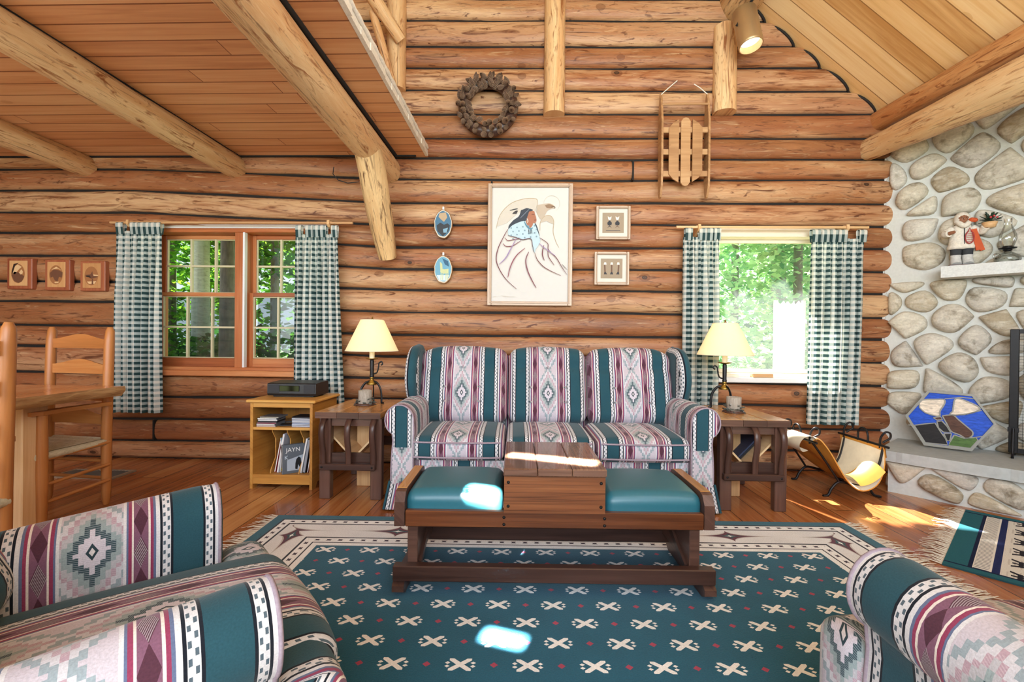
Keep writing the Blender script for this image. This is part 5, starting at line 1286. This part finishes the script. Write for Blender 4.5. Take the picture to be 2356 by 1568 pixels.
body = [(372, 838), (450, 828), (517, 822), (560, 890), (590, 930), (604, 974), (450, 958)]; head = sm([(567, 772), (640, 768), (680, 800), (740, 850), (778, 885), (770, 915), (730, 928), (690, 905), (630, 880), (600, 830)])
neck = [(530, 812), (565, 808), (600, 845), (625, 888), (575, 885), (540, 855)]; ear = [(505, 785), (555, 778), (568, 798), (530, 802)]; chest = [(577, 895), (630, 895), (620, 945), (600, 945)]; grass = [(650, 905), (720, 928), (800, 922), (815, 942), (763, 998), (610, 978), (625, 945)]
for p_, mt, nm in ((ant1, cw_, 'antler_glass'), (ant2, cw_, 'antler_glass'), (body, ck_, 'body_glass'), (head, cbr, 'head_glass'), (neck, ck_, 'neck_glass'), (ear, cbr, 'ear_glass'), (chest, ck_, 'chest_glass'), (grass, cg_, 'grass_glass')): gp(p_, mt, nm, .004); leadline(list(p_)+[p_[0]])
leadline([(332, 835), (372, 838)]); leadline([(583, 655), (700, 645), (795, 655)], .006); leadline([(790, 922), (850, 915)], .006); leadline([(640, 770), (720, 765), (840, 735)], .006)
# ---- fire screen
SC = thing('fire_screen', 'black iron framed mesh fire screen standing on the hearth, cut off by the right edge', 'fire screen', tuple(f2w(w2f(PL(2322, 900, FO+FN*.16, FN)).x, -.16, .31)), -ALF)
m = MB(); m.box2((0, -.015, .03), (.045, .015, .89), bev=.003); m.box2((.96, -.015, .03), (1.005, .015, .89), bev=.003); m.box2((.045, -.012, .86), (.96, .012, .89)); m.box2((.045, -.012, .03), (.96, .012, .06)); m.build('frame', M_iron, SC)
for x in (.0225, .98):
    m = MB(); m.tube(smooth_path([(x, -.02, .20), (x, -.035, .12), (x, -.06, .03), (x, -.085, .006)], 4), .016, 8, flat=(.5, 1)); m.tube([(x, .015, .05), (x, .07, .006)], .012, 8); m.box((x, -.012, .19), (.055, .02, .03)); m.build('foot', M_iron, SC)
m = MB()
for i in range(46): m.box2((.045+.02*i, -.0015, .06), (.0468+.02*i, .0015, .86))
for i in range(40): m.box2((.045, -.0015, .06+.02*i), (.96, .0015, .0618+.02*i))
m.build('wire_mesh', M_iron, SC)
# ---- oil lamp
p = w2f(PL(2318, 602, f2w(.6, -.11, 0), FN)); OL = thing('oil_lamp', 'clear glass oil lamp with tall chimney on the mantel', 'oil lamp', tuple(f2w(p.x, -.11, MZ+.085)))
m = MB(); m.lathe([(.0001, .001), (.062, .002), (.07, .02), (.066, .045), (.04, .065), (.022, .075), (.02, .085)], n=24); m.lathe([(.0001, .012), (.055, .014), (.058, .03), (.03, .052), (.0001, .055)], n=20, mi=0); m.tube([(-.075+.022*math.cos(k*PI/6), .0, .045+.018*math.sin(k*PI/6)) for k in range(12)], .006, 6, closed=True); m.build('font_bowl', M_clear, OL)
m = MB(); m.lathe([(.02, .084), (.024, .088), (.024, .098), (.046, .100), (.048, .106), (.03, .108), (.028, .118)], n=24); m.build('burner', M_iron, OL)
m = MB(); m.lathe([(.030, .108), (.036, .13), (.047, .165), (.046, .195), (.032, .235), (.022, .265), (.021, .305), (.024, .318)], n=28); m.build('chimney', M_clear, OL)
# ---- rustic winter figure
p = w2f(PL(2212, 606, f2w(.5, -.1, 0), FN)); FG = thing('winter_figurine', 'small rustic figurine in a white fur coat holding a basket of greenery on the mantel', 'figurine', tuple(f2w(p.x, -.10, MZ+.085)), -ALF+.35)
fur = plain('white fur', 'ded6c8', .95, var=.35, scale=70); drk = plain('charcoal felt', '34363a', .9); skin = plain('brown carved face', '8d5c40', .6); org = plain('rust orange cloth', 'c2542a', .8)
m = MB(); m.box((0, 0, .006), (.16, .10, .012), bev=.003); m.build('plinth', M_dkwood, FG)
for sg in (-1, 1):
    m = MB(); m.tube([(sg*.034, -.02, .012), (sg*.034, -.008, .03), (sg*.033, 0, .06), (sg*.033, 0, .085)], [.032, .034, .031, .033], 12); m.build('boot', plain('grey fur boot', 'c4c2bf', .9, var=.3, scale=80), FG)
    m = MB(); m.tube([(sg*.033, 0, .08), (sg*.032, 0, .15)], [.031, .036], 12); m.build('trouser_leg', drk, FG)
m = MB(); M_ = Matrix.Diagonal((1.0, .72, 1.0)); m.lathe([(.0001, .128), (.080, .13), (.084, .145), (.076, .165), (.070, .22), (.066, .27), (.05, .305), (.028, .318)], n=24, M=M_); m.build('coat', fur, FG)
m = MB(); m.box((0, -.052, .21), (.004, .008, .15)); m.build('coat_opening', drk, FG)
for sg in (-1, 1):
    pts = [(sg*.055, 0, .285), (sg*.10, -.01, .25), (sg*.085, -.05, .245)] if sg < 0 else [(.055, 0, .285), (.10, -.02, .25), (.115, -.055, .275)]
    m = MB(); m.tube(smooth_path(pts, 5), [.026]*11, 10); m.build('sleeve', fur, FG)
    q_ = pts[-1]; m = MB(); m.tube([q_, (q_[0]*(.7 if sg < 0 else 1.1), q_[1]-.025, q_[2]+.006)], [.015, .011], 8); m.build('hand', skin, FG)
m = MB(); m.lathe([(.0001, -.042), (.022, -.035), (.034, -.012), (.036, .012), (.026, .034), (.0001, .042)], (0, -.012, .348), 18); hd = m.build('head', skin, FG)
m = MB(); m.lathe([(.0001, -.01), (.007, 0), (.005, .012), (.0001, .016)], (0, -.05, .346), 8); m.build('nose', skin, hd)
for sg in (-1, 1): m = MB(); m.lathe([(.0001, -.004), (.0035, 0), (.0001, .004)], (sg*.013, -.045, .358), 6); m.build('eye', M_black, hd)
m = MB(); m.tube(smooth_path([(-.033, -.015, .335), (-.02, -.046, .31), (0, -.052, .295), (.02, -.046, .31), (.033, -.015, .335)], 5), .018, 8); m.build('fur_collar', fur, FG)
m = MB(); m.lathe([(.041, -.035), (.048, .0), (.044, .03), (.026, .052), (.0001, .06)], (0, .004, .350), 18); m.build('hood', fur, FG)
m = MB(); m.box((.07, -.035, .19), (.03, .012, .16), rot=roty(-.18)); m.box((.085, -.03, .18), (.026, .012, .15), rot=roty(-.3)); m.box((.05, -.045, .335), (.05, .03, .03), rot=roty(.3), bev=.01); m.build('scarf', org, FG)
m = MB(); m.tube([(.025+.024*math.sin(k*PI/8)*(1 if True else 0), -.068, .205-.045*math.cos(k*PI/8)+(.025 if k == 8 else 0)) for k in range(16)], .004, 6, closed=True)
for k in range(5): m.box((.025, -.068, .175+.014*k), (.036, .002, .003))
m.build('snowshoe', plain('red snowshoe', '9c3030', .6), FG)
m = MB(); m.lathe([(.0001, 0), (.032, .002), (.044, .04), (.042, .04), (.03, .006)], (.135, -.055, .265), 16); m.build('basket', M_pine, FG)
m = MB(); rr = random.Random(2)
for k in range(60):
    a, e_, r = rr.uniform(0, 6.28), rr.uniform(-.2, 1.2), rr.uniform(.015, .055); p_ = Vector((.14+r*math.cos(a)*math.cos(e_), -.05+r*math.sin(a)*math.cos(e_), .32+r*math.sin(e_))); m.box(p_, (.03, .012, .002), rot=rotz(a)@roty(-e_))
m.build('greenery', plain('holly green', '1f3b28', .6), FG)
for k in range(3): m = MB(); m.lathe([(.0001, -.009), (.009, 0), (.0001, .009)], (.13+.02*k, -.09+.01*k, .335+.01*(k % 2)), 10); m.build('berry', plain('red berry', 'c2343c', .4), FG)
# ================================================================= LEATHER LOG SLING
a0 = Vector((2.02, 3.37)); ang = 0.0
LS = thing('log_sling', 'tan leather firewood sling on a black wrought iron frame beside the hearth', 'log holder', (a0.x, a0.y, 0), ang)
dep = .43
prof_ = [(0, .385), (.004, .405), (.02, .40), (.07, .33), (.14, .245), (.22, .165), (.30, .105), (.36, .088), (.42, .115), (.46, .19), (.485, .29), (.495, .355)]
pf = smooth_path([(x, z, 0) for x, z in prof_], 4)
def sl(s_, t_, off):
    ii = int(round(s_*(len(pf)-1))); p = pf[ii]; tg = (pf[min(ii+1, len(pf)-1)]-pf[max(ii-1, 0)]).normalized(); mid_ = math.sin(PI*s_)
    wv = .012*math.sin(t_*9+p.x*16)*mid_; front = max(0, 1-t_*3)
    return (p.x-tg.y*off+(.03*front*mid_*math.sin(s_*9)), lerp(-.05*mid_, dep, t_), p.y+tg.x*off+wv+.02*front*mid_*math.sin(s_*7))
m = MB(); N = len(pf)-1; m.grid(lambda s_, t_: sl(s_, t_, .004), N, 14, mi=0); m.grid(lambda s_, t_: sl(s_, t_, -.004), N, 14, mi=1, flip=True)
m.grid(lambda s_, q: sl(s_, 0, lerp(-.004, .004, q)), N, 1, mi=1); m.build('leather_cradle', [M_suede, M_leather], LS)
# curled end hanging over the left bar, folded front corner, band on the right bar
m = MB(); cu_ = smooth_path([(.02, .40, 0), (-.02, .435, 0), (-.075, .42, 0), (-.105, .37, 0), (-.085, .325, 0), (-.045, .335, 0)], 4)
m.grid(lambda s_, t_: (cu_[int(round(s_*(len(cu_)-1)))].x, lerp(-.03, .20, t_), cu_[int(round(s_*(len(cu_)-1)))].y), len(cu_)-1, 4); m.build('leather_flap', M_suede, LS)
m = MB(); m.grid(lambda s_, t_: (lerp(.30, .47, s_)-.05*t_, lerp(-.055, .10, t_), .10+.10*s_*s_+.035*math.sin(PI*t_)+.03*t_), 10, 6); m.build('leather_flap', M_leather, LS)
m = MB(); m.grid(lambda s_, t_: (.497+.012*t_, lerp(-.01, dep+.02, s_), .372-.085*t_), 10, 3); m.grid(lambda s_, t_: (.485+.012*t_, lerp(-.01, dep+.02, s_), .372-.085*t_), 10, 3); m.build('leather_band', M_leather, LS)
for x, z, nm in ((0, .39, 'side_bar'), (.49, .368, 'side_bar')):
    m = MB(); m.tube([(x, -.05, z), (x, dep+.04, z)], .009, 8); m.build(nm, M_iron, LS)
for y in (.015, dep-.02):
    m = MB(); m.tube(smooth_path([(.09, y, .005), (.125, y, .012), (.15, y, .06), (.20, y, .105), (.28, y, .092), (.36, y, .075), (.41, y, .06), (.44, y, .02), (.49, y, .005)], 5), .009, 8); m.tube(smooth_path([(.20, y, .105), (.10, y-.008, .25), (.0, y-.01, .39)], 5), .008, 8); m.tube(smooth_path([(.36, y, .075), (.45, y-.008, .18), (.495, y-.01, .365)], 5), .008, 8); m.build('iron_leg', M_iron, LS)
for x, z, ys in ((0, .39, (.02, .19, .38)), (.49, .368, (.02, .20, .40))):
    for k, y in enumerate(ys):
        m = MB()
        if k == 1: pts = [(x, y-.05, z-.01), (x, y-.05, z+.05), (x, y-.022, z+.088), (x, y+.022, z+.088), (x, y+.05, z+.05), (x, y+.05, z-.01)]
        else: pts = [(x, y+.01, z-.02), (x+.0, y+.005, z+.05), (x+.02, y-.01, z+.095), (x+.05, y-.015, z+.09), (x+.055, y-.01, z+.055), (x+.03, y-.005, z+.035), (x+.012, y, z+.02)]
        m.tube(smooth_path(pts, 5), .007, 8); m.build('hook', M_iron, LS)
# ================================================================= OUTSIDE
m = MB(); m.face([(-40, 4.3, -.5), (40, 4.3, -.5), (40, 45, -.2), (-40, 45, -.2)]); m.face([(-40, -30, -.5), (40, -30, -.5), (40, -1.7, -.5), (-40, -1.7, -.5)])
struct(m.build('ground', plain('forest floor', '6f7a4c', .9, var=.4, scale=2)))
def crown_mesh(n, rad, size, seed, shell=.35):
    m = MB(); rr = random.Random(seed)
    for k in range(n):
        d = Vector((rr.gauss(0, 1), rr.gauss(0, 1), rr.gauss(0, 1))).normalized()*(rr.random()**shell)
        p = Vector((d.x*rad[0], d.y*rad[1], d.z*rad[2])); q = Matrix.Rotation(rr.uniform(0, 6.28), 3, 'Z')@Matrix.Rotation(rr.uniform(-1.0, 1.0), 3, 'X')@Matrix.Rotation(rr.uniform(-.8, .8), 3, 'Y')
        s_ = size*rr.uniform(.6, 1.3); o = [(-.5, 0), (-.15, -.32), (.5, 0), (-.15, .32)]; m.face([q@Vector((x*s_, y*s_, 0))+p for x, y in o], None, rr.random())
    return m
def mk(m, mat, name, parent, loc): return m.build(name, mat, parent, loc)
tm = {}
def tree(label, x, y, h, r, crown, cz_, mat, trunk, n=1700, size=.16, seed=1, lean=0.0):
    T = thing('forest_tree', label, 'tree', (x, y, -.4), group='trees outside the windows')
    m = MB(); m.tube([(0, 0, 0), (lean*.3, 0, h*.33), (lean*.7, 0, h*.66), (lean, 0, h)], [r*1.15, r, r*.85, r*.5], 10, wob=.05); m.build('trunk', trunk, T)
    cm = crown_mesh(n, crown, size, seed); cm.build('crown', mat, T, (lean*.8, 0, cz_+.4)); return T
def at(px, Y): return P(px, 700, Y).x
tree('pale barked tree trunk seen through the left half of the double window', at(462, 7.5), 7.5, 7, .13, (1.5, 1.0, 1.3), 4.0, M_leaf, M_birch, seed=1)
tree('slim grey tree beside the pale trunk in the double window', at(512, 8.5), 8.5, 7, .07, (1.4, 1.0, 1.2), 3.6, M_leaf, M_birch, seed=2, lean=.2)
tree('dark thin tree near the centre bar of the double window', at(535, 9.5), 9.5, 7, .08, (1.5, 1.1, 1.4), 3.3, M_leaf2, M_trunk, seed=3)
tree('thin dark tree seen in the right half of the double window', at(632, 8.0), 8.0, 7, .07, (1.3, 1.0, 1.2), 3.2, M_leaf2, M_trunk, seed=4)
tree('leafy tree at the far left of the double window view', at(395, 10), 10, 6, .09, (1.7, 1.2, 1.6), 2.5, M_leaf, M_trunk, seed=5)
tree('tall tree with glare paled leaves behind the bright window', at(1790, 9), 9, 8, .13, (1.5, 1.2, 1.5), 3.6, M_leaf3, M_trunk, n=2300, seed=6)
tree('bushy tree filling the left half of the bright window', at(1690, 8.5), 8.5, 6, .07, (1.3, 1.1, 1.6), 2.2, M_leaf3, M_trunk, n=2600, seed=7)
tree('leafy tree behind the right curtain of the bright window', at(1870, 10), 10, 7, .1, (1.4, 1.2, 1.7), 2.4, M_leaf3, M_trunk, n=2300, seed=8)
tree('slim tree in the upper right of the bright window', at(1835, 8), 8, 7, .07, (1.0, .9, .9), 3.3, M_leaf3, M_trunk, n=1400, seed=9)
for k, (px, Y, s_, lb) in enumerate(((410, 7.5, 1.0, 'low shrub under the left double window panes'), (520, 7, .9, 'shrub at the foot of the dark thin tree'), (650, 7.5, 1.1, 'shrub low in the right double window sash'), (1680, 6.8, .95, 'dark green shrub low in the bright window beside the lamp'), (1760, 7.4, .9, 'shrub low in the middle of the bright window'), (1850, 7.4, 1.0, 'shrub low beside the added curtain reflection panel'))):
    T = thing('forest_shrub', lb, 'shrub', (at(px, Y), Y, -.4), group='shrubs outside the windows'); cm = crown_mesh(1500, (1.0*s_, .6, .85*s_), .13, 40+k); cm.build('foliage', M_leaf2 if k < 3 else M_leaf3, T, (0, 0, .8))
    m = MB(); m.tube([(0, 0, 0), (.05, 0, .8)], .03, 6); m.build('stem', M_trunk, T)
# forest depth far behind (nobody could count it)
m = MB(); rr = random.Random(77)
for (xa, xb) in ((-15, -4), (3.5, 13.5)):
    for k in range(3600):
        y = rr.uniform(12, 17); x = rr.uniform(xa, xb); z = rr.uniform(-.3, 6.5); q = Matrix.Rotation(rr.uniform(0, 6.28), 3, 'Z')@Matrix.Rotation(rr.uniform(-1.2, 1.2), 3, 'X'); s_ = rr.uniform(.2, .48)
        m.face([q@Vector((a*s_, b*s_, 0))+Vector((x, y, z)) for a, b in ((-.5, 0), (-.1, -.35), (.5, 0), (-.1, .35))], None, rr.random())
o = m.build('forest_foliage', M_leaf2); tag(o, 'deep green forest foliage beyond the nearer trees', 'foliage', None, 'stuff')
# unseen high crowns added to block the sun, above the view through the panes
tree('added sun blocking tree, its unseen crown above the bright window', .9, 6.4, 5.9, .12, (1.7, .75, .80), 5.40, M_leaf, M_trunk, n=3200, size=.2, seed=61)
tree('added sun blocking tree, its unseen crown above the double window', -4.2, 6.4, 5.0, .12, (.2, .2, .2), 4.6, M_leaf, M_trunk, n=40, size=.2, seed=62)
cm = crown_mesh(3400, (1.9, .8, 1.1), .2, 63); lastT = [o for o in bpy.data.objects if o.get('label', '').endswith('above the double window') and o.get('category') == 'tree'][0]
cm.build('crown', M_leaf, lastT, (.9, -.3, 4.2))
# pale panel added outside the glass, imitates the sunlit curtain's reflection
a, b = P(1790, 690, 4.55), P(1848, 868, 4.55); T = thing('curtain_reflection_panel', 'pale panel added outside the bright window as a reflection of its sunlit curtain', 'panel', ((a.x+b.x)/2, 4.55, b.z-.55))
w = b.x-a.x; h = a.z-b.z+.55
pb = B('curtain reflection cloth'); d_ = pb.node('ShaderNodeBsdfDiffuse'); d_.inputs[0].default_value = lin('f4e8e2'); t_ = pb.node('ShaderNodeBsdfTranslucent'); t_.inputs[0].default_value = lin('fbeee6'); M_cloth = pb.surf(pb.mixsh(.6, d_.outputs[0], t_.outputs[0]))
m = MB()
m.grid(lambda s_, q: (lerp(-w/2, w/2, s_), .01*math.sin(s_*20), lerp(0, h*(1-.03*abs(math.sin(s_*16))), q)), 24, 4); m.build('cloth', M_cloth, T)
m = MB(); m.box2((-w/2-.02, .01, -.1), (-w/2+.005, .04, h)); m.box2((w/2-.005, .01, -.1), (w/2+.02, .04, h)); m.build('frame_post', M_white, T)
# ================================================================= LIGHT
sc = bpy.context.scene
w_ = bpy.data.worlds.new('sky'); sc.world = w_; w_.use_nodes = True; bg = w_.node_tree.nodes['Background']; bg.inputs[0].default_value = (.86, .93, 1, 1); bg.inputs[1].default_value = 1.25
def lamp_(name, typ, loc, rot=None, tgt=None, **k):
    l = bpy.data.lights.new(name, typ)
    for a, b in k.items(): setattr(l, a, b)
    o = bpy.data.objects.new(name.replace(' ', '_'), l); COL.objects.link(o); o.location = loc
    if tgt is not None: o.rotation_euler = (Vector(tgt)-Vector(loc)).to_track_quat('-Z', 'Y').to_euler()
    return o
s_ = lamp_('sun', 'SUN', (1, 12, 12), energy=40.0, angle=.009, color=(1, .95, .86)); s_.rotation_euler = Vector((.27, -.83, -1)).to_track_quat('-Z', 'Y').to_euler()
lamp_('room fill', 'AREA', (-.2, -3.2, 2.3), tgt=(0, 3.6, 1.3), energy=330, shape='RECTANGLE', size=5.0, size_y=1.6, color=(.82, .91, 1))  # wide area fill added behind the camera, no such lamp in the room
lamp_('gable fill', 'AREA', (1.2, .2, 2.2), tgt=(1.2, 3.2, 4.2), energy=80, shape='RECTANGLE', size=2.0, size_y=1.2, color=(.93, .96, 1))  # added fill lamp brightening the gable and sloped ceiling
lamp_('loft fill', 'AREA', (-3.4, -.4, 1.3), tgt=(-3.0, 3.2, 2.3), energy=55, shape='RECTANGLE', size=2.5, size_y=1.2, color=(.93, .96, 1))  # added fill lamp brightening the underside of the loft
# narrow parallel lamps added for sun patches; no opening lets this sun in
def beam(tgt, size, sy, e, frm=(-.9, -1.0, 3.4), roll=0.0):
    o = lamp_('added sun patch', 'AREA', frm, tgt=tgt, energy=e, shape='RECTANGLE', size=size, size_y=sy, color=(1, .97, .9)); o.data.spread = math.radians(.8); return o
c = G(1110, 1130, .44); beam(c, .13, .075, 6)
c = G(1268, 1055, .556); beam(c, .40, .045, 9)
c = G(1160, 1470, 0); beam(c, .15, .05, 3.2)
# ================================================================= CAMERA
cam = bpy.data.cameras.new('camera'); cam.sensor_fit = 'HORIZONTAL'; cam.sensor_width = 36; cam.lens = FPX*36/2356; cam.clip_start = .02
co = bpy.data.objects.new('camera', cam); COL.objects.link(co); co.location = EYE
r2 = rgt*math.cos(ROLL)+upv*math.sin(ROLL); u2 = -rgt*math.sin(ROLL)+upv*math.cos(ROLL)
co.matrix_world = Matrix(((r2.x, u2.x, -fwd.x, EYE.x), (r2.y, u2.y, -fwd.y, EYE.y), (r2.z, u2.z, -fwd.z, EYE.z), (0, 0, 0, 1)))
sc.camera = co
sc.view_settings.view_transform = 'Standard'; sc.view_settings.look = 'None'; sc.view_settings.exposure = -.12
sc.cycles.max_bounces = 6; sc.cycles.diffuse_bounces = 3; sc.cycles.glossy_bounces = 2; sc.cycles.transmission_bounces = 4; sc.cycles.transparent_max_bounces = 8
sc.cycles.caustics_reflective = False; sc.cycles.caustics_refractive = False; sc.cycles.use_denoising = True; sc.cycles.sample_clamp_indirect = 6.0
sc.cycles.use_adaptive_sampling = True; sc.cycles.adaptive_threshold = .07; sc.cycles.adaptive_min_samples = 10
